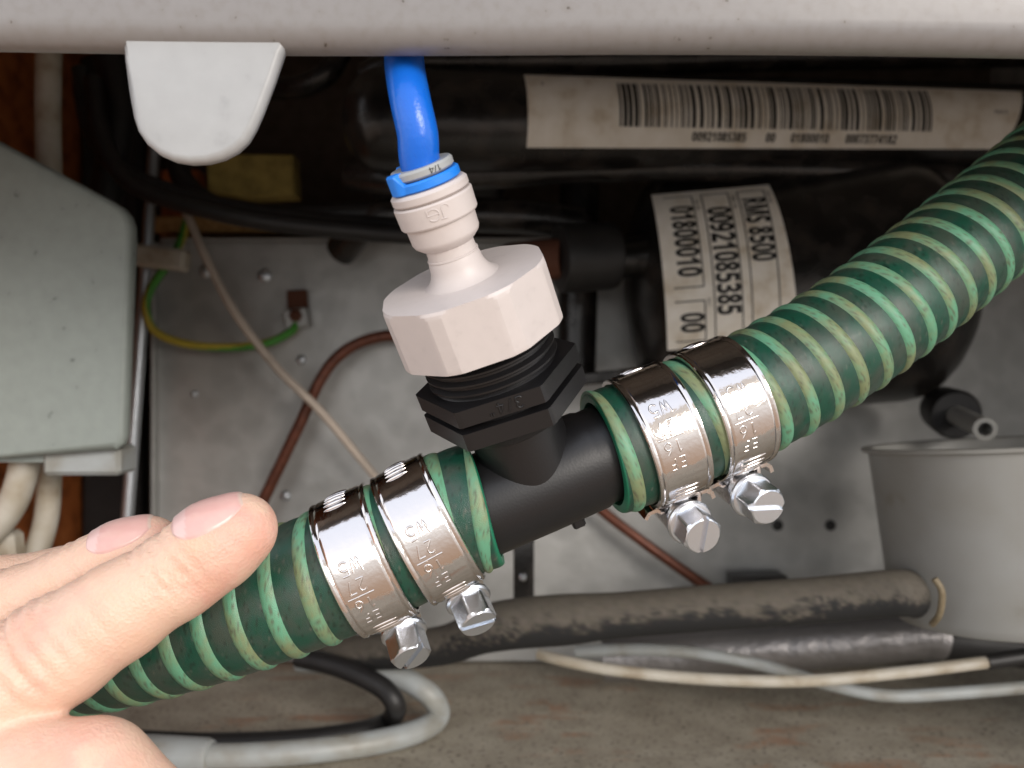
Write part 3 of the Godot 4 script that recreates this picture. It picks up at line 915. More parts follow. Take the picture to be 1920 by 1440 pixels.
# a many-sided nut: corners at `first`, edges cut back by a cone at either end
func nut(sides: int, flat: float, chamfer: float, first: float, y0: float, y1: float, cone_top: float, cone_bottom: float, slope: float, at: Transform3D) -> Geo:
	var g := Geo.new()
	var n := sides * 24
	var rows := []
	var steps := 22
	var shape := func(a: float) -> float:
		var k := fposmod(a - first, TAU / sides) - PI / sides
		var r := flat / cos(k)
		return minf(r, (flat / cos(PI / sides) - chamfer) / cos(absf(k) - PI / sides))
	var heights := []
	for i in steps + 1: heights.append(lerpf(y0, y1, i / float(steps)))
	var ring := func(y: float, scale: float) -> PackedVector3Array:
		var row := PackedVector3Array()
		for j in n:
			var a := TAU * j / n
			var r: float = shape.call(a)
			if cone_top > 0.0: r = minf(r, cone_top + (y1 - y) * slope)
			if cone_bottom > 0.0: r = minf(r, cone_bottom + (y - y0) * slope)
			row.append(at * Vector3(r * scale * sin(a), y, r * scale * cos(a)))
		return row
	for y in heights: rows.append(ring.call(y, 1.0))
	g.sheet(rows)
	g.cap_rows(rows)
	return g

func tee() -> void:
	var fr := tee_frame()
	var t := thing("hose_tee", "matt black plastic hose tee with threaded branch between green hoses", "pipe tee", fr)
	var along := Transform3D(Basis(-branch, run, run.cross(branch) * 1.0), tee_mid)
	along = Transform3D(about(run), tee_mid)
	var prof := [Vector2(0.0075, -0.034), Vector2(0.0092, -0.034), Vector2(0.0097, -0.031), Vector2(0.0097, -0.0125), Vector2(0.0101, -0.0115), Vector2(0.0102, 0.0), Vector2(0.0101, 0.0115), Vector2(0.0097, 0.0125), Vector2(0.0097, 0.033), Vector2(0.0092, 0.036), Vector2(0.0075, 0.036)]
	put(lathe(prof, 64, along), "run", M.black_plastic, t)
	var up := Transform3D(about(branch), tee_mid)
	put(lathe([Vector2(0.0092, 0.0), Vector2(0.0090, 0.012), Vector2(0.0090, 0.0142), Vector2(0.0108, 0.0152), Vector2(0.0112, 0.0168), Vector2(0.0122, 0.0179)], 64, up), "branch", M.black_plastic, t)
	# two hexagon flanges with a groove between
	put(nut(6, 0.0136, 0.0, 0.32, 0.0177, 0.0211, 0.0, 0.0, 1.0, fr), "hex_flange", M.black_plastic, t, 20.0)
	put(lathe([Vector2(0.0118, 0.0205), Vector2(0.0118, 0.0228)], 48, up), "groove", M.black_plastic, t)
	put(nut(6, 0.0136, 0.0, 0.32, 0.0224, 0.0256, 0.0, 0.0, 1.0, fr), "hex_flange", M.black_plastic, t, 20.0)
	# thread
	var th := []
	th.append(Vector2(0.0121, 0.0252))
	for k in 6:
		var y := 0.0262 + k * 0.0018
		th.append(Vector2(0.0114, y - 0.0003))
		th.append(Vector2(0.0114, y))
		th.append(Vector2(0.0124, y + 0.00055))
		th.append(Vector2(0.0124, y + 0.0009))
		th.append(Vector2(0.0114, y + 0.0014))
	put(lathe(th, 72, up), "thread", M.black_plastic, t)
	# raised size on the flange, upside down; the face whose corners stand at 0.32 and 0.32 - TAU / 6
	var am := 0.32 - PI / 6.0
	var nn := Vector3(sin(am), 0, cos(am))
	var xx := Vector3(0, 1, 0).cross(nn)
	embossed("3/4\"", 0.0021, 0.0017, 0.00019, func(p, q, h): return nn * 0.01362 - xx * (p - 0.0008) + Vector3(0, 0.0240 - q, 0), M.black_plastic, t)
	# moulding nib under the run
	var nib := Geo.new()
	nib.box(tee_mid - branch * 0.0108 + run * 0.0052 + Vector3(0, 0, 0.004), Vector3(0.0026, 0.0028, 0.003), 0.0004, fr.basis)
	put(nib, "moulding_nib", M.black_plastic, t)

func adaptor() -> void:
	var fr := tee_frame()
	var base := Transform3D(fr.basis, tee_mid + branch * 0.0305)
	var t := thing("pipe_adaptor", "white plastic push-fit adaptor with octagonal nut screwed onto the black tee", "pipe adaptor", base)
	var up := Transform3D(about(branch), tee_mid)
	put(nut(8, 0.01475, 0.00055, 0.237, 0.0326, 0.0440, 0.01505, 0.01535, 0.55, fr), "nut", M.white_plastic, t, 12.0)
	var prof := []
	for k in 9:
		var a := PI / 2 * k / 8.0
		prof.append(Vector2(0.0078 - 0.0031 * sin(a), 0.0438 + 0.0040 * (1.0 - cos(a))))
	for q in [[0.0045, 0.0485], [0.00465, 0.0486], [0.00465, 0.0488], [0.0044, 0.0489], [0.0043, 0.0505], [0.0049, 0.0509], [0.0058, 0.0517], [0.0061, 0.0524], [0.0062, 0.0553]]: prof.append(Vector2(q[0], q[1]))
	put(lathe(prof, 64, up), "stem", M.white_plastic, t, 30.0)
	put(lathe([Vector2(0.0060, 0.05525), Vector2(0.0067, 0.0553), Vector2(0.0069, 0.0556), Vector2(0.0070, 0.0589), Vector2(0.0068, 0.0592), Vector2(0.0060, 0.05925)], 64, up), "body", M.white_plastic, t, 30.0)
	put(lathe([Vector2(0.0060, 0.0591), Vector2(0.0065, 0.0594), Vector2(0.0068, 0.0597), Vector2(0.0068, 0.0608), Vector2(0.0063, 0.0613), Vector2(0.0050, 0.0614)], 64, up), "end_cap", M.white_plastic, t, 30.0)
	# collet with its printed size
	var col := put(lathe([Vector2(0.0034, 0.0600), Vector2(0.0045, 0.0601), Vector2(0.0045, 0.0632), Vector2(0.0052, 0.0633), Vector2(0.0055, 0.0636), Vector2(0.0055, 0.0645), Vector2(0.0052, 0.0649), Vector2(0.0036, 0.0648)], 56, up), "collet", M.collet, t, 30.0)
	lettering("1/4", 0.0010, 0.00005, 1.1, func(p, q, h):
		var a: float = 0.28 - p / 0.0055
		return fr.affine_inverse() * (fr * Vector3(sin(a) * (0.0055 + h), 0.0641 - q, cos(a) * (0.0055 + h))) - Vector3(0, 0.0305, 0), M.ink, t)
	# the joined letters moulded on the body, upside down
	var g := Geo.new()
	var strokes := []
	var arc := []
	for k in 25:
		var a := deg_to_rad(38.0 + 300.0 * k / 24.0)
		arc.append(Vector2(0.00075 + 0.00088 * cos(a), 0.00088 * sin(a)))
	strokes.append(arc)
	strokes.append([Vector2(-0.0001, 0.0), Vector2(0.00165, 0.0)])
	strokes.append([Vector2(0.0016, 0.0), Vector2(0.00165, -0.0009)])
	var hook := [Vector2(-0.0006, 0.00095), Vector2(-0.0006, 0.0)]
	for k in 10: hook.append(Vector2(-0.00115 + 0.00055 * cos(PI * k / 9.0), -0.0005 - 0.00055 * sin(PI * k / 9.0)))
	strokes.append(hook)
	strokes.append([Vector2(-0.0010, 0.00095), Vector2(-0.0002, 0.00095)])
	for s in strokes:
		var line := PackedVector3Array()
		for i in s.size():
			var q: Vector2 = s[i]
			var a: float = -0.10 - q.x * 1.15 / 0.0070
			line.append(fr * Vector3(sin(a) * 0.00698, 0.05745 - q.y * 1.1, cos(a) * 0.00698))
		tube(line, 0.00011, 8, g)
	put(g, "moulded_letters", M.white_plastic, t, 60.0)

	# blue locking clip: an open ring between collet and end cap
	var clip := Geo.new()
	var rows := []
	var gap := 1.25
	var start := -1.3
	for i in 61:
		var a := start + (TAU - gap) * i / 60.0
		var lift := 0.0
		var e := minf(float(i), 60.0 - i) / 60.0
		var r0 := 0.0047
		var r1 := 0.0060
		var y1 := 0.0631
		if e < 0.07:
			y1 = 0.0650
			r1 = 0.0066
		elif e < 0.1:
			y1 = lerpf(0.0650, 0.0631, (e - 0.07) / 0.03)
			r1 = lerpf(0.0066, 0.0060, (e - 0.07) / 0.03)
		var row := PackedVector3Array()
		for q in [[r0, 0.0615], [r1 - 0.0003, 0.06145], [r1, 0.0617], [r1, y1 - 0.0003], [r1 - 0.0003, y1], [r0, y1]]:
			row.append(fr * Vector3(sin(a) * q[0], q[1], cos(a) * q[0]))
		rows.append(row)
	clip.sheet(rows)
	clip.cap_rows(rows)
	tag(put(clip, "locking_clip", M.blue_clip, self, 35.0), "bright blue locking clip under the grey collet of the adaptor", "clip")
	# blue water tube
	var line := smooth_line([tee_mid + branch * 0.0560, tee_mid + branch * 0.0645, px(783, 252, 0.1406), px(770, 192, 0.1407), px(761, 142, 0.1432), px(757, 100, 0.1475), px(757, 55, 0.153), px(762, 0, 0.160), px(772, -60, 0.168), px(790, -140, 0.180)], 14)
	tag(put(tube(line, 0.0034, 40), "water_tube", M.blue_tube, self, 180.0), "glossy blue water tube plugged into the white adaptor", "tube")

# ------------------------------------------------------------------ hoses and clamps

class Path:
	var p: PackedVector3Array
	var s := PackedFloat32Array()
	func _init(line: PackedVector3Array) -> void:
		p = line
		var acc := 0.0
		for i in p.size():
			if i > 0: acc += p[i].distance_to(p[i - 1])
			s.append(acc)
	func long() -> float: return s[s.size() - 1]
	# x along the path, z towards the viewer's side, y up across it
	func at(d: float) -> Transform3D:
		d = clampf(d, 0.0, long() - 1e-6)
		var i := clampi(s.bsearch(d, false) - 1, 0, p.size() - 2)
		var f := (d - s[i]) / (s[i + 1] - s[i])
		var t0 := (p[mini(i + 1, p.size() - 1)] - p[maxi(i - 1, 0)]).normalized()
		var t1 := (p[mini(i + 2, p.size() - 1)] - p[i]).normalized()
		var x := t0.lerp(t1, f).normalized()
		var z := (Vector3(0, 0, 1) - x * x.z).normalized()
		return Transform3D(Basis(x, z.cross(x), z), p[i].lerp(p[i + 1], f))

func hose(path: Path, sign_x: float, called_label: String, pitch: float, phase: float, cut: Callable, seed_value: float) -> Node3D:
	var t := thing("green_hose", called_label, "hose", path.at(0.0), "green spiral hoses pushed onto the tee")
	var R := 0.01235
	var inner := 0.0104
	var n := 112
	var long := path.long()
	var steps := int(long / 0.00036)
	var rows := []
	var cols := []
	var paint := func(d: float, a: float, q: Vector3) -> Color:
		var grime := fine.get_noise_3d(q.x * 900.0 + seed_value, q.y * 900.0, q.z * 900.0)
		var big := coarse.get_noise_3d(q.x * 120.0, q.y * 120.0 + seed_value, q.z * 120.0)
		var c := Color(0.009, 0.062, 0.038).lerp(Color(0.040, 0.060, 0.046), clampf(0.42 + big * 1.3 + grime * 0.3, 0.0, 1.0))
		if grime > 0.45: c = c.lerp(Color(0.14, 0.14, 0.11), clampf((grime - 0.45) * 2.5, 0.0, 0.5))
		if grime < -0.4: c = c.lerp(Color(0.012, 0.012, 0.010), 0.6)
		return c
	var put_row := func(d: float, r: float, is_inside: bool) -> void:
		var row := PackedVector3Array()
		var col := PackedColorArray()
		for j in n:
			var a := TAU * j / n
			var dd: float = d + (cut.call(a) if d < 0.006 else cut.call(a) * clampf((0.016 - d) / 0.01, 0.0, 1.0))
			var f := path.at(maxf(dd, 0.0))
			var c0 := f.origin + f.basis.x * minf(dd, 0.0)
			var turn := fposmod((d - phase) / pitch - a * sign_x / TAU, 1.0)
			var swell := 0.0 if is_inside else 0.00020 * pow(sin(PI * turn), 1.4) * smoothstep(0.0, 0.002, d)
			var q: Vector3 = c0 + (f.basis.z * cos(a) + f.basis.y * sin(a)) * (r + swell)
			row.append(q)
			col.append(Color(0.015, 0.16, 0.085) if is_inside else paint.call(d, a, q))
		rows.append(row)
		cols.append(col)
	put_row.call(0.012, inner, true)
	put_row.call(0.004, inner, true)
	put_row.call(0.0004, inner, true)
	put_row.call(0.0, inner + 0.0002, true)
	put_row.call(0.0, R - 0.0004, true)
	put_row.call(0.00025, R - 0.0001, true)
	for i in steps + 1: put_row.call(0.0006 + (long - 0.0008) * i / steps, R, false)
	var g := Geo.new()
	g.sheet(rows, true, cols)
	put(g, "wall", M.hose_wall, t, 50.0)
	# the raised spiral
	var rib := Geo.new()
	var turns := long / pitch
	var rrows := []
	var rcols := []
	var m := int(turns * 96)
	for i in m + 1:
		var a := TAU * (turns * i / m - 0.5)
		var d0 := phase + a / TAU * pitch
		if d0 < -0.0014 or d0 > long - 0.002: continue
		var row := PackedVector3Array()
		var col := PackedColorArray()
		for k in 11:
			var w := -1.0 + 2.0 * k / 10.0
			var d := maxf(d0 + w * 0.00138, 0.0002)
			var ang := a * sign_x
			d += cut.call(ang) * clampf((0.016 - d) / 0.01, 0.0, 1.0)
			var f := path.at(maxf(d, 0.0))
			var h := -0.00003 + 0.00062 * pow(maxf(0.0, 1.0 - w * w), 0.8)
			var q: Vector3 = f.origin + f.basis.x * minf(d, 0.0) + (f.basis.z * cos(ang) + f.basis.y * sin(ang)) * (R + h)
			row.append(q)
			var e := fine.get_noise_3d(q.x * 700.0, q.y * 700.0 + seed_value, q.z * 700.0)
			var sp := fine.get_noise_3d(q.x * 1500.0 + 9.0, q.y * 1500.0, q.z * 1500.0 + seed_value)
			var big := coarse.get_noise_3d(q.x * 70.0, q.y * 70.0, q.z * 70.0 + seed_value)
			var c := Color(0.115, 0.31, 0.19).lerp(Color(0.19, 0.225, 0.115), clampf(0.42 + big * 1.5 + e * 0.5, 0.0, 1.0))
			if sp + e * 0.5 < -0.24: c = c.lerp(Color(0.09, 0.085, 0.055), clampf((-0.24 - sp - e * 0.5) * 3.5, 0.0, 0.75))
			col.append(c)
		rrows.append(row)
		rcols.append(col)
	rib.sheet(rrows, false, rcols)
	put(rib, "spiral_rib", M.hose_rib, t, 180.0)
	return t

func clamp_ring(fr: Transform3D, label: String, theta: float, alpha: float, turn: float, top_ridge: float, low_ridge: float) -> void:
	var t := thing("hose_clamp", label, "hose clamp", fr, "worm-drive clamps on the green hoses")
	var R := 0.01282
	var W := 0.0056
	var about_x := Transform3D(Basis(Vector3(0, 1, 0), Vector3(1, 0, 0), Vector3(0, 0, -1)), Vector3.ZERO)
	# band with a rolled edge and a scored line near each side
	var half := [[-W, 0.0], [-W, 0.00065], [-W + 0.00018, 0.00088], [-W + 0.00055, 0.00092], [-W + 0.0008, 0.00082], [-W + 0.00105, 0.0007], [-W + 0.0012, 0.00078], [-W + 0.0014, 0.00084]]
	var prof := []
	for q in half: prof.append(Vector2(R + q[1], q[0]))
	for k in 5: prof.append(Vector2(R + 0.00086 + 0.00006 * sin(PI * (k + 1) / 6.0), lerpf(-W + 0.0016, W - 0.0016, k / 4.0)))
	for i in range(half.size() - 1, -1, -1): prof.append(Vector2(R + half[i][1], -half[i][0]))
	put(lathe(prof, 160, about_x, null, true), "band", M.chrome, t, 28.0, true)
	var ro := R + 0.00088
	# point at angle a (0 towards the viewer, growing downwards), x along, h above the band
	var spot := func(a: float, x: float, h: float) -> Vector3:
		return Vector3(x, -sin(a) * (ro + h), cos(a) * (ro + h))
	# raised lettering, upside down: reads towards -x
	var rowh := deg_to_rad(15.2)
	for k in 4:
		var th := theta + k * rowh + (deg_to_rad(1.5) if k == 2 else 0.0)
		var words: String = ["W5", "27", "16", "EF"][k]
		var high: float = [0.0026, 0.0024, 0.0024, 0.0022][k]
		var off: float = [0.0009, 0.0012, 0.0012, 0.0012][k]
		embossed(words, high, high * 0.86, 0.00021, func(p, q, h): return spot.call(th + q / ro, -off - p, -0.00004), M.chrome, t)
	var bar := Geo.new()
	var bar_line := PackedVector3Array()
	for k in 9: bar_line.append(spot.call(theta + 1.5 * rowh + deg_to_rad(0.8), lerpf(-0.0037, 0.0013, k / 8.0), -0.00004))
	tube(bar_line, 0.00019, 10, bar)
	put(bar, "raised_line", M.chrome, t, 50.0, true)
	# pressed ridges where the worm bites, and again on the far side
	for pair in [[top_ridge, 6, 0.0023, 0.00055], [low_ridge, 5, 0.0027, 0.00045]]:
		for k in pair[1]:
			var a0: float = pair[0] + k * 0.00155 / ro
			var rg := Geo.new()
			var rr := []
			for i in 13:
				var u := i / 12.0
				var wide := sqrt(maxf(0.02, sin(PI * clampf(u, 0.01, 0.99))))
				var row := PackedVector3Array()
				for j in 9:
					var w := PI * j / 8.0
					row.append(spot.call(a0 + 0.00042 / ro * cos(w) * wide + 0.00012 * sin(u * PI), lerpf(-pair[2], pair[2], u) - 0.0002, (pair[3] * sin(w)) * wide - 0.00008))
				rr.append(row)
			rg.sheet(rr, false)
			put(rg, "pressed_ridge", M.chrome, t, 60.0, true)
	# worm housing: a strip folded round the screw
	var u := Vector3(0, -1, 0)
	var w := Vector3(0, 0, 1)
	var s := w * cos(alpha) + u * sin(alpha)          # the way the screw points
	var out := u * cos(alpha) - w * sin(alpha)        # away from the hose
	var hx := Vector3(1, 0, 0)
	var rho := 0.0171
	var mid := out * rho
	var poly := PackedVector2Array()
	# (x along the hose, y away from the hose), a sheet bent round the worm
	var path := [Vector2(-0.0076, -0.0020), Vector2(-0.0066, -0.0030), Vector2(-0.0050, -0.0031), Vector2(-0.0040, -0.0024)]
	for k in 13:
		var a := PI - PI * k / 12.0
		path.append(Vector2(0.0038 * cos(a), 0.0004 + 0.0034 * sin(a)))
	path += [Vector2(0.0040, -0.0022), Vector2(0.0050, -0.0030), Vector2(0.0064, -0.0029), Vector2(0.0072, -0.0020), Vector2(0.0074, -0.0006)]
	var hg := Geo.new()
	var thick := 0.00042
	var outer := []
	var innr := []
	for i in path.size():
		var d: Vector2 = (path[mini(i + 1, path.size() - 1)] - path[maxi(i - 1, 0)]).normalized()
		var nn := Vector2(-d.y, d.x)
		outer.append(path[i] + nn * thick)
		innr.append(path[i] - nn * thick)
	innr.reverse()
	var loop: Array = outer + innr
	var hrows := []
	for z in [-0.0050, -0.0049, 0.0046, 0.0048]:
		var row := PackedVector3Array()
		var shrink: float = 0.92 if absf(z) > 0.00475 and z > 0.0 else 1.0
		for q in loop:
			# the feet stay a little shorter than the sleeve round the worm
			var zz: float = z
			if absf(q.x) > 0.0045: zz = z * 0.86
			row.append(mid + hx * q.x + out * q.y + s * zz)
		hrows.append(row)
	hg.sheet(hrows)
	# end faces
	for e in [0, 3]:
		var base := hg.v.size()
		for q in hrows[e]: hg.add(q)
		var nl := loop.size()
		for i in path.size() - 1:
			if e == 0: hg.quad(base + i + 1, base + i, base + nl - 1 - i, base + nl - 2 - i)
			else: hg.quad(base + i, base + i + 1, base + nl - 2 - i, base + nl - 1 - i)
	put(hg, "worm_housing", M.chrome, t, 30.0, true)
	# flat bridge plate between housing and band
	var bp := Geo.new()
	bp.box(out * (ro + 0.00035) , Vector3(0.0118, 0.0007, 0.0082), 0.00025, Basis(hx, out, hx.cross(out)))
	put(bp, "bridge_plate", M.chrome, t, 30.0, true)
	# the screw: worm, washer face, hexagon head with a slot
	var sc := Node3D.new()
	sc.name = "screw"
	t.add_child(sc, true)
	sc.transform = Transform3D(Basis(hx, s, hx.cross(s)) * Basis(Vector3(0, 1, 0), turn) * Basis.from_scale(Vector3(1.1, 1.1, 1.1)), mid)
	var wp := []
	for k in 7:
		wp.append(Vector2(0.0027, -0.0052 + k * 0.0014))
		wp.append(Vector2(0.0032, -0.0048 + k * 0.0014))
		wp.append(Vector2(0.0032, -0.0044 + k * 0.0014))
	wp.append(Vector2(0.0022, 0.0055))
	wp.append(Vector2(0.0022, 0.0075))
	put(lathe(wp, 28, Transform3D.IDENTITY), "worm", M.zinc, sc, 30.0, true)
	put(lathe([Vector2(0.0020, 0.0062), Vector2(0.0040, 0.0063), Vector2(0.0043, 0.0066), Vector2(0.0043, 0.0071), Vector2(0.0040, 0.0075), Vector2(0.0030, 0.0078)], 40, Transform3D.IDENTITY), "washer_face", M.zinc, sc, 30.0, true)
	# head: hexagon rounded at the top, in two halves beside the slot
	var hd := Geo.new()
	var hr := []
	var ys := [0.0074, 0.0090, 0.0105, 0.0116, 0.0120, 0.0123, 0.0125]
	var nh := 144
	for y in ys:
		var row := PackedVector3Array()
		for j in nh:
			var a := TAU * j / nh
			var k := fposmod(a, TAU / 6) - PI / 6
			var r := minf(0.0033 / cos(k), 0.00312 + (0.0125 - y) * 1.2)
			r = minf(r, 0.0037)
			row.append(Vector3(r * sin(a), minf(y, 0.0116) if absf(r * sin(a)) < 0.00052 else y, r * cos(a)))
		hr.append(row)
	hd.sheet(hr)
	# top face with the slot sunk into it: strips across the slot
	var top := 0.0125
	var deep := 0.0116
	var hw := 0.00052
	var edge := func(x: float) -> float: return sqrt(maxf(0.0, 0.00312 * 0.00312 - x * x))
	var xs := []
	for k in 13: xs.append(-0.00312 + (0.00312 - hw) * k / 12.0)
	for sgn in [-1.0, 1.0]:
		var trows := []
		for x in xs: trows.append(PackedVector3Array([Vector3(x * sgn, top + 0.00001, -edge.call(x)), Vector3(x * sgn, top + 0.00001, edge.call(x))]))
		if sgn > 0.0: trows.reverse()
		hd.sheet(trows, false)
	var ze: float = edge.call(hw)
	hd.sheet([PackedVector3Array([Vector3(-hw, top, -ze), Vector3(-hw, top, ze)]), PackedVector3Array([Vector3(-hw, deep, -ze), Vector3(-hw, deep, ze)])], false)
	hd.sheet([PackedVector3Array([Vector3(-hw, deep, -ze), Vector3(-hw, deep, ze)]), PackedVector3Array([Vector3(hw, deep, -ze), Vector3(hw, deep, ze)])], false)
	hd.sheet([PackedVector3Array([Vector3(hw, deep, -ze), Vector3(hw, deep, ze)]), PackedVector3Array([Vector3(hw, top, -ze), Vector3(hw, top, ze)])], false)
	put(hd, "slotted_head", M.zinc, sc, 25.0, true)

func hoses() -> void:
	var left := [tee_mid - run * 0.0107]
	for q in [[852, 965, 0.1668], [745, 1020, 0.1658], [640, 1068, 0.1650], [500, 1122, 0.1655], [350, 1172, 0.168], [200, 1212, 0.173], [40, 1248, 0.181], [-140, 1280, 0.193], [-330, 1300, 0.21]]: left.append(px(q[0], q[1], q[2]))
	var lp := Path.new(smooth_line(left, 24))
	hose(lp, 1.0, "green spiral hose clamped onto the tee under the pointing fingers", 0.0066, 0.0016, func(a): return -0.0009 * cos(a) + 0.0004 * sin(2.0 * a), 0.0)
	var right := [tee_mid + run * 0.0145]
	for q in [[1225, 816, 0.1708], [1320, 776, 0.1725], [1400, 742, 0.1745], [1485, 696, 0.177], [1580, 636, 0.180], [1700, 546, 0.1845], [1830, 440, 0.191], [1960, 330, 0.199], [2100, 205, 0.209], [2260, 60, 0.222]]: right.append(px(q[0], q[1], q[2]))
	var rp := Path.new(smooth_line(right, 24))
	hose(rp, -1.0, "green spiral hose curving up past the white data label", 0.0061, 0.0017, func(a): return 0.0004 * cos(a) + 0.0007 * sin(a + 0.4), 40.0)
	# the clamps: where the middle of each falls along its hose
	var find := func(p: Path, x: float) -> float:
		var best := 0.0
		var err := 1e9
		for i in 800:
			var d := p.long() * i / 800.0
			var q := p.at(d).origin
			var e := absf(960.0 + q.x / -q.z * LENS - x)
			if e < err:
				err = e
				best = d
		return best
	for k in [
		[lp, 686.0, "steel clamp farther from the tee on the hose under the fingers", -6.0, 45.0, -0.85, -93.0, 55.0],
		[lp, 803.0, "steel clamp next to the tee on the hose under the fingers", -8.0, 45.0, 1.19, -93.0, 55.0],
		[rp, 1228.0, "steel clamp next to the tee on the hose rising past the label", -24.0, 22.0, -0.4, -112.0, 50.0],
		[rp, 1346.0, "steel clamp farther from the tee on the hose rising past the label", -13.0, 22.0, 1.2, -112.0, 50.0]]:
		var path: Path = k[0]
		var f := path.at(find.call(path, k[1]))
		# x always runs to the right of the photograph
		if f.basis.x.x < 0.0: f.basis = Basis(-f.basis.x, -f.basis.y, f.basis.z)
		clamp_ring(f, k[2], deg_to_rad(k[3]), deg_to_rad(k[4]), k[5], deg_to_rad(k[6]), deg_to_rad(k[7]))

# ------------------------------------------------------------------ the hand

func hand() -> void:
	var cell := 0.00072
	# chains of joints: position and radius
	var chains := [
		[[px(452, 992, 0.1455), 0.0066], [px(405, 1022, 0.1450), 0.0075], [px(330, 1076, 0.1440), 0.0076], [px(220, 1148, 0.1415), 0.0080], [px(110, 1218, 0.1395), 0.0090], [px(-60, 1325, 0.136), 0.0098], [px(-280, 1440, 0.134), 0.0120]],
		[[px(280, 1027, 0.1590), 0.0064], [px(235, 1048, 0.1585), 0.0070], [px(150, 1092, 0.1575), 0.0074], [px(20, 1150, 0.156), 0.0080], [px(-90, 1195, 0.154), 0.0090], [px(-330, 1330, 0.150), 0.0125]],
		[[px(120, 1075, 0.176), 0.0062], [px(0, 1110, 0.174), 0.0070], [px(-110, 1170, 0.171), 0.0082], [px(-360, 1310, 0.163), 0.0120]],
		[[px(0, 1130, 0.190), 0.0055], [px(-90, 1150, 0.187), 0.0062], [px(-180, 1200, 0.183), 0.0072], [px(-390, 1310, 0.174), 0.0115]],
		[[px(320, 1610, 0.1345), 0.0078], [px(248, 1532, 0.1335), 0.0086], [px(170, 1468, 0.1325), 0.0095], [px(60, 1478, 0.131), 0.0096], [px(-130, 1530, 0.131), 0.0125], [px(-330, 1560, 0.135), 0.0150]],
		[[px(-260, 1450, 0.139), 0.0150], [px(-420, 1560, 0.146), 0.0185], [px(-640, 1720, 0.150), 0.0200]],
		[[px(-330, 1370, 0.155), 0.0130], [px(-470, 1500, 0.158), 0.0180], [px(-640, 1720, 0.150), 0.0200]],
		[[px(-360, 1360, 0.170), 0.0120], [px(-500, 1500, 0.168), 0.0170]],
	]
	var lo := Vector3.INF
	var hi := -Vector3.INF
	for ch in chains:
		for j in ch:
			lo = lo.min(j[0] - Vector3.ONE * (j[1] + 0.004))
			hi = hi.max(j[0] + Vector3.ONE * (j[1] + 0.004))
	lo.x = maxf(lo.x, px(-520, 0, 0.15).x)
	var nx := int((hi.x - lo.x) / cell) + 2
	var ny := int((hi.y - lo.y) / cell) + 2
	var nz := int((hi.z - lo.z) / cell) + 2
	var total := nx * ny * nz
	var field := PackedFloat32Array()
	field.resize(total)
	field.fill(1.0)
	var own := PackedFloat32Array()
	own.resize(total)
	for c in chains.size():
		var ch: Array = chains[c]
		own.fill(1.0)
		for b in ch.size() - 1:
			var a: Vector3 = ch[b][0]
			var e: Vector3 = ch[b + 1][0]
			var ra: float = ch[b][1]
			var rb: float = ch[b + 1][1]
			var reach := maxf(ra, rb) + 0.005
			var l := (a.min(e) - Vector3.ONE * reach - lo) / cell
			var h := (a.max(e) + Vector3.ONE * reach - lo) / cell
			var ab := e - a
			var il := 1.0 / ab.length_squared()
			var k := 0.0035
			for x in range(clampi(int(l.x), 0, nx), clampi(int(h.x) + 1, 0, nx)):
				for y in range(clampi(int(l.y), 0, ny), clampi(int(h.y) + 1, 0, ny)):
					for z in range(clampi(int(l.z), 0, nz), clampi(int(h.z) + 1, 0, nz)):
						var p := lo + Vector3(x, y, z) * cell
						var t := clampf((p - a).dot(ab) * il, 0.0, 1.0)
						var d := p.distance_to(a + ab * t) - lerpf(ra, rb, t) + 0.0005
						if d > 0.007: continue
						var at := (x * ny + y) * nz + z
						var o := own[at]
						var w := maxf(k - absf(o - d), 0.0) / k
						own[at] = minf(o, d) - w * w * k * 0.25
		var kk := 0.0009 if c < 4 else (0.0022 if c == 4 else 0.007)
		for i in total:
			var d := own[i]
			if d < 1.0:
				var o := field[i]
				var w := maxf(kk - absf(o - d), 0.0) / kk
				field[i] = minf(o, d) - w * w * kk * 0.25
	# close the cut at the border of the grid
	for y in ny:
		for z in nz:
			field[y * nz + z] = maxf(field[y * nz + z], cell * 0.5)
	# surface nets
	var id := {}
	var g := Geo.new()
	g.colored = true
	var corner := [0, 1, nz, nz + 1, ny * nz, ny * nz + 1, ny * nz + nz, ny * nz + nz + 1]
	var place := [Vector3(0, 0, 0), Vector3(0, 0, 1), Vector3(0, 1, 0), Vector3(0, 1, 1), Vector3(1, 0, 0), Vector3(1, 0, 1), Vector3(1, 1, 0), Vector3(1, 1, 1)]
	var edges := [[0, 1], [2, 3], [4, 5], [6, 7], [0, 2], [1, 3], [4, 6], [5, 7], [0, 4], [1, 5], [2, 6], [3, 7]]
	for x in nx - 1:
		for y in ny - 1:
			var row := (x * ny + y) * nz
			for z in nz - 1:
				var at := row + z
				if absf(field[at]) > cell * 2.2: continue
				var inside := 0
				for k in 8:
					if field[at + corner[k]] < 0.0: inside += 1
				if inside == 0 or inside == 8: continue
				var sum := Vector3.ZERO
				var cnt := 0
				for e in edges:
					var fa := field[at + corner[e[0]]]
					var fb := field[at + corner[e[1]]]
					if (fa < 0.0) != (fb < 0.0):
						sum += place[e[0]].lerp(place[e[1]], fa / (fa - fb))
						cnt += 1
				id[at] = g.add(lo + (Vector3(x, y, z) + sum / cnt) * cell)
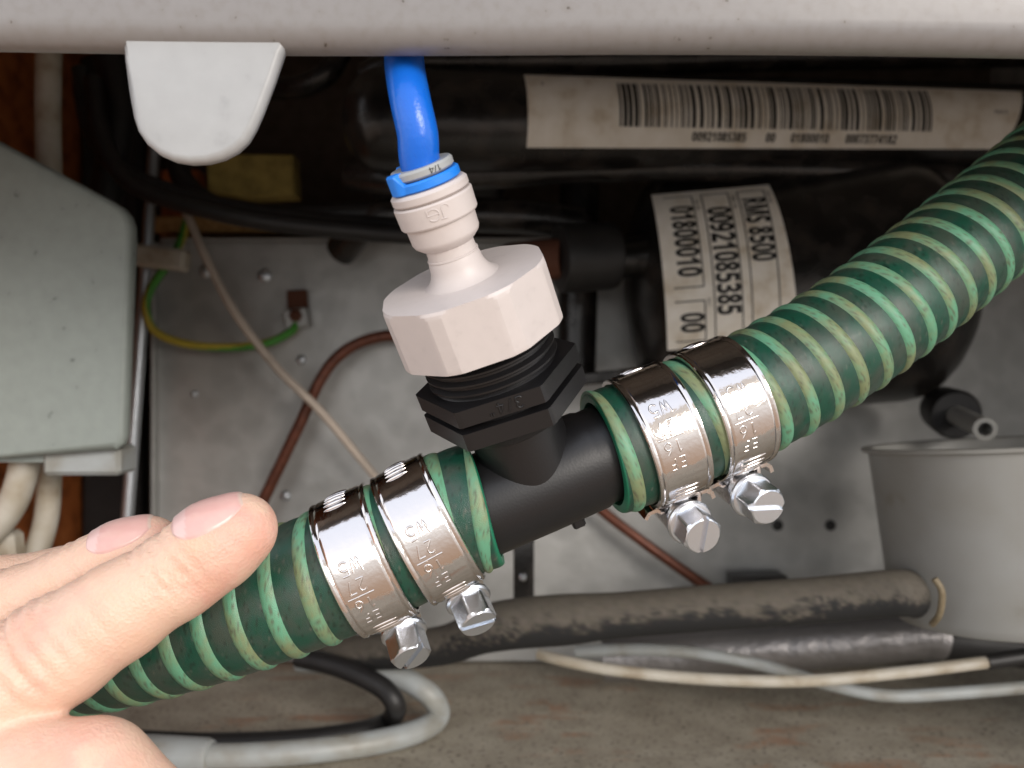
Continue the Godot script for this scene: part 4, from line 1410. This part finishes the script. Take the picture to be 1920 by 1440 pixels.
	for at in id:
		for ax in [[ny * nz, nz, 1], [nz, 1, ny * nz], [1, ny * nz, nz]]:
			# the edge from this corner along ax[0], shared by four cells
			var fa := field[at]
			var fb := field[at + ax[0]]
			if (fa < 0.0) == (fb < 0.0): continue
			var q := [at, at - ax[1], at - ax[1] - ax[2], at - ax[2]]
			if not (id.has(q[1]) and id.has(q[2]) and id.has(q[3])): continue
			if fa < 0.0: g.quad(id[q[0]], id[q[3]], id[q[2]], id[q[1]])
			else: g.quad(id[q[0]], id[q[1]], id[q[2]], id[q[3]])
	# creases over the joints: middle, way along, depth in m, width in m, side that folds
	var toward := Vector3(0, 0, 1)
	var iax: Vector3 = (chains[0][0][0] - chains[0][4][0]).normalized()
	var back := (Vector3(-0.55, 0.80, 0.5) - iax * iax.dot(Vector3(-0.55, 0.80, 0.5))).normalized()
	var folds := []
	for k in [[330, 1072, 0.144, 0.0, 0.0004], [330, 1072, 0.144, 0.0017, 0.0005], [330, 1072, 0.144, -0.0018, 0.0004], [330, 1072, 0.144, 0.0036, 0.00028], [330, 1072, 0.144, -0.0037, 0.00025],
			[110, 1218, 0.1395, 0.0048, 0.00018], [110, 1218, 0.1395, 0.0022, 0.0002], [110, 1218, 0.1395, -0.0006, 0.0003], [110, 1218, 0.1395, -0.0034, 0.00055], [110, 1218, 0.1395, -0.0066, 0.0003], [210, 1155, 0.1415, 0.0, 0.00012]]:
		folds.append([px(k[0], k[1], k[2]), iax, k[3], k[4], back, 0.0085])
	var maxis: Vector3 = (chains[1][0][0] - chains[1][3][0]).normalized()
	for k in [[150, 1092, 0.1575, 0.0, 0.00022], [150, 1092, 0.1575, 0.002, 0.00022], [150, 1092, 0.1575, -0.002, 0.0002], [20, 1150, 0.156, 0.0, 0.0003], [20, 1150, 0.156, 0.0025, 0.0002]]:
		folds.append([px(k[0], k[1], k[2]), maxis, k[3], k[4], back, 0.008])
	for i in g.v.size():
		var p := g.v[i]
		var push := 0.0
		var away := back
		for f in folds:
			var q: Vector3 = p - f[0]
			if q.length_squared() > 0.00030: continue
			var side: Vector3 = q - f[1] * q.dot(f[1])
			if side.length() > 0.0135: continue
			var facing: float = side.normalized().dot(f[4])
			if facing < -0.45: continue
			away = side.normalized()
			var bow: float = 0.0011 * (1.0 - facing) + 0.0004 * coarse.get_noise_3d(p.x * 160.0, p.y * 160.0, p.z * 160.0)
			var s: float = (q.dot(f[1]) - f[2] - bow) / 0.00075
			push -= 2.0 * f[3] * (0.9 + 0.5 * coarse.get_noise_3d(p.x * 250.0, p.y * 250.0 + f[2] * 3000.0, p.z * 250.0)) * exp(-s * s) * smoothstep(-0.45, 0.35, facing)
		if push != 0.0: g.v[i] = p + away * push
		# skin: warm, pinker over the knuckles and at the tips
		var big := coarse.get_noise_3d(p.x * 90.0, p.y * 90.0, p.z * 90.0)
		var tiny := fine.get_noise_3d(p.x * 500.0, p.y * 500.0, p.z * 500.0)
		var pink := 0.0
		for k in [[px(75, 1180, 0.131), 0.006], [px(480, 1000, 0.142), 0.007], [px(150, 1395, 0.124), 0.009], [px(430, 965, 0.139), 0.004], [px(400, 1120, 0.139), 0.005], [px(300, 1000, 0.153), 0.006]]:
			var dd: float = p.distance_to(k[0]) / k[1]
			pink += exp(-dd * dd)
		pink = clampf(pink * (0.7 + big) + tiny * 0.3 + big * 0.45, 0.0, 1.0)
		g.c[i] = Color(0.69, 0.46, 0.345).lerp(Color(0.66, 0.32, 0.255), pink * 0.85).lerp(Color(0.69, 0.475, 0.32), clampf(big * 0.8, 0.0, 0.6))
	var skin := vertex_mat(0.46)
	grain(skin, null, 0.012, noise_picture(41, 0.035, [], 512, 4, FastNoiseLite.TYPE_CELLULAR), 0.13)
	skin.subsurf_scatter_enabled = true
	skin.subsurf_scatter_strength = 0.07
	var o := put(g, "person", skin, self, 180.0, false, px(110, 1218, 0.1395))
	tag(o, "bare hand with outstretched index finger resting on the green hose", "person")
	# nails
	var nail_m := vertex_mat(0.33)
	nail_m.clearcoat_enabled = true
	nail_m.clearcoat = 0.25
	nail_m.clearcoat_roughness = 0.2
	for k in [[chains[0][0][0], chains[0][1][0], 0.0069, 0.0073, -0.0085, 0.0040, 0.0], [chains[1][0][0], chains[1][1][0], 0.0067, 0.0068, -0.0085, 0.0036, 0.12]]:
		var tip: Vector3 = k[0]
		var ax: Vector3 = (tip - k[1]).normalized()
		var dz := (Vector3(-0.52, 0.82, 0.42) - ax * ax.dot(Vector3(-0.52, 0.82, 0.42))).normalized()
		var dx := ax.cross(dz)
		# finds the skin from the finger's axis outwards
		var skin_at := func(p: Vector3, way: Vector3) -> float:
			var r := 0.002
			while r < 0.013:
				var q := (p + way * r - lo) / cell
				var c0 := Vector3i(q)
				var f := q - Vector3(c0)
				var at := (c0.x * ny + c0.y) * nz + c0.z
				var s00 := lerpf(field[at], field[at + 1], f.z)
				var s01 := lerpf(field[at + nz], field[at + nz + 1], f.z)
				var s10 := lerpf(field[at + ny * nz], field[at + ny * nz + 1], f.z)
				var s11 := lerpf(field[at + ny * nz + nz], field[at + ny * nz + nz + 1], f.z)
				if lerpf(lerpf(s00, s01, f.y), lerpf(s10, s11, f.y), f.x) > 0.0: return r
				r += 0.00004
			return 0.006
		var rows := []
		var cols := []
		var nl := 36
		var nw := 32
		for i in nl + 1:
			var u := float(i) / nl
			var row := PackedVector3Array()
			var col := PackedColorArray()
			for j in nw + 1:
				var v := -1.0 + 2.0 * j / nw
				# rounded at the root and, flatter, at the free edge
				var span := sqrt(maxf(0.0, 1.0 - pow(absf(2.0 * u - 1.0), 3.0)))
				var ang := v * 0.95 * lerpf(0.15, 1.0, span)
				var s := lerpf(k[4], k[5], u)
				var way := dz * cos(ang) + dx * sin(ang)
				var edge := maxf(absf(v), absf(2.0 * u - 1.0))
				var r: float = skin_at.call(tip + ax * s, way) + 0.00022 - 0.0006 * smoothstep(0.86, 1.0, edge)
				row.append(tip + ax * s + way * r)
				var c := Color(0.64, 0.375, 0.335).lerp(Color(0.67, 0.425, 0.37), clampf(coarse.get_noise_3d(s * 300.0, ang * 2.0, 3.0) + 0.3, 0.0, 1.0))
				if u < 0.26 - 0.1 * v * v: c = c.lerp(Color(0.72, 0.53, 0.50), 0.5)
				if u > 0.93: c = c.lerp(Color(0.68, 0.56, 0.46), 0.7)
				if absf(v) > 0.88: c = c.lerp(Color(0.72, 0.52, 0.46), 0.6)
				col.append(c)
			rows.append(row)
			cols.append(col)
		var ng := Geo.new()
		ng.sheet(rows, false, cols)
		put(ng, "fingernail", nail_m, o, 180.0)
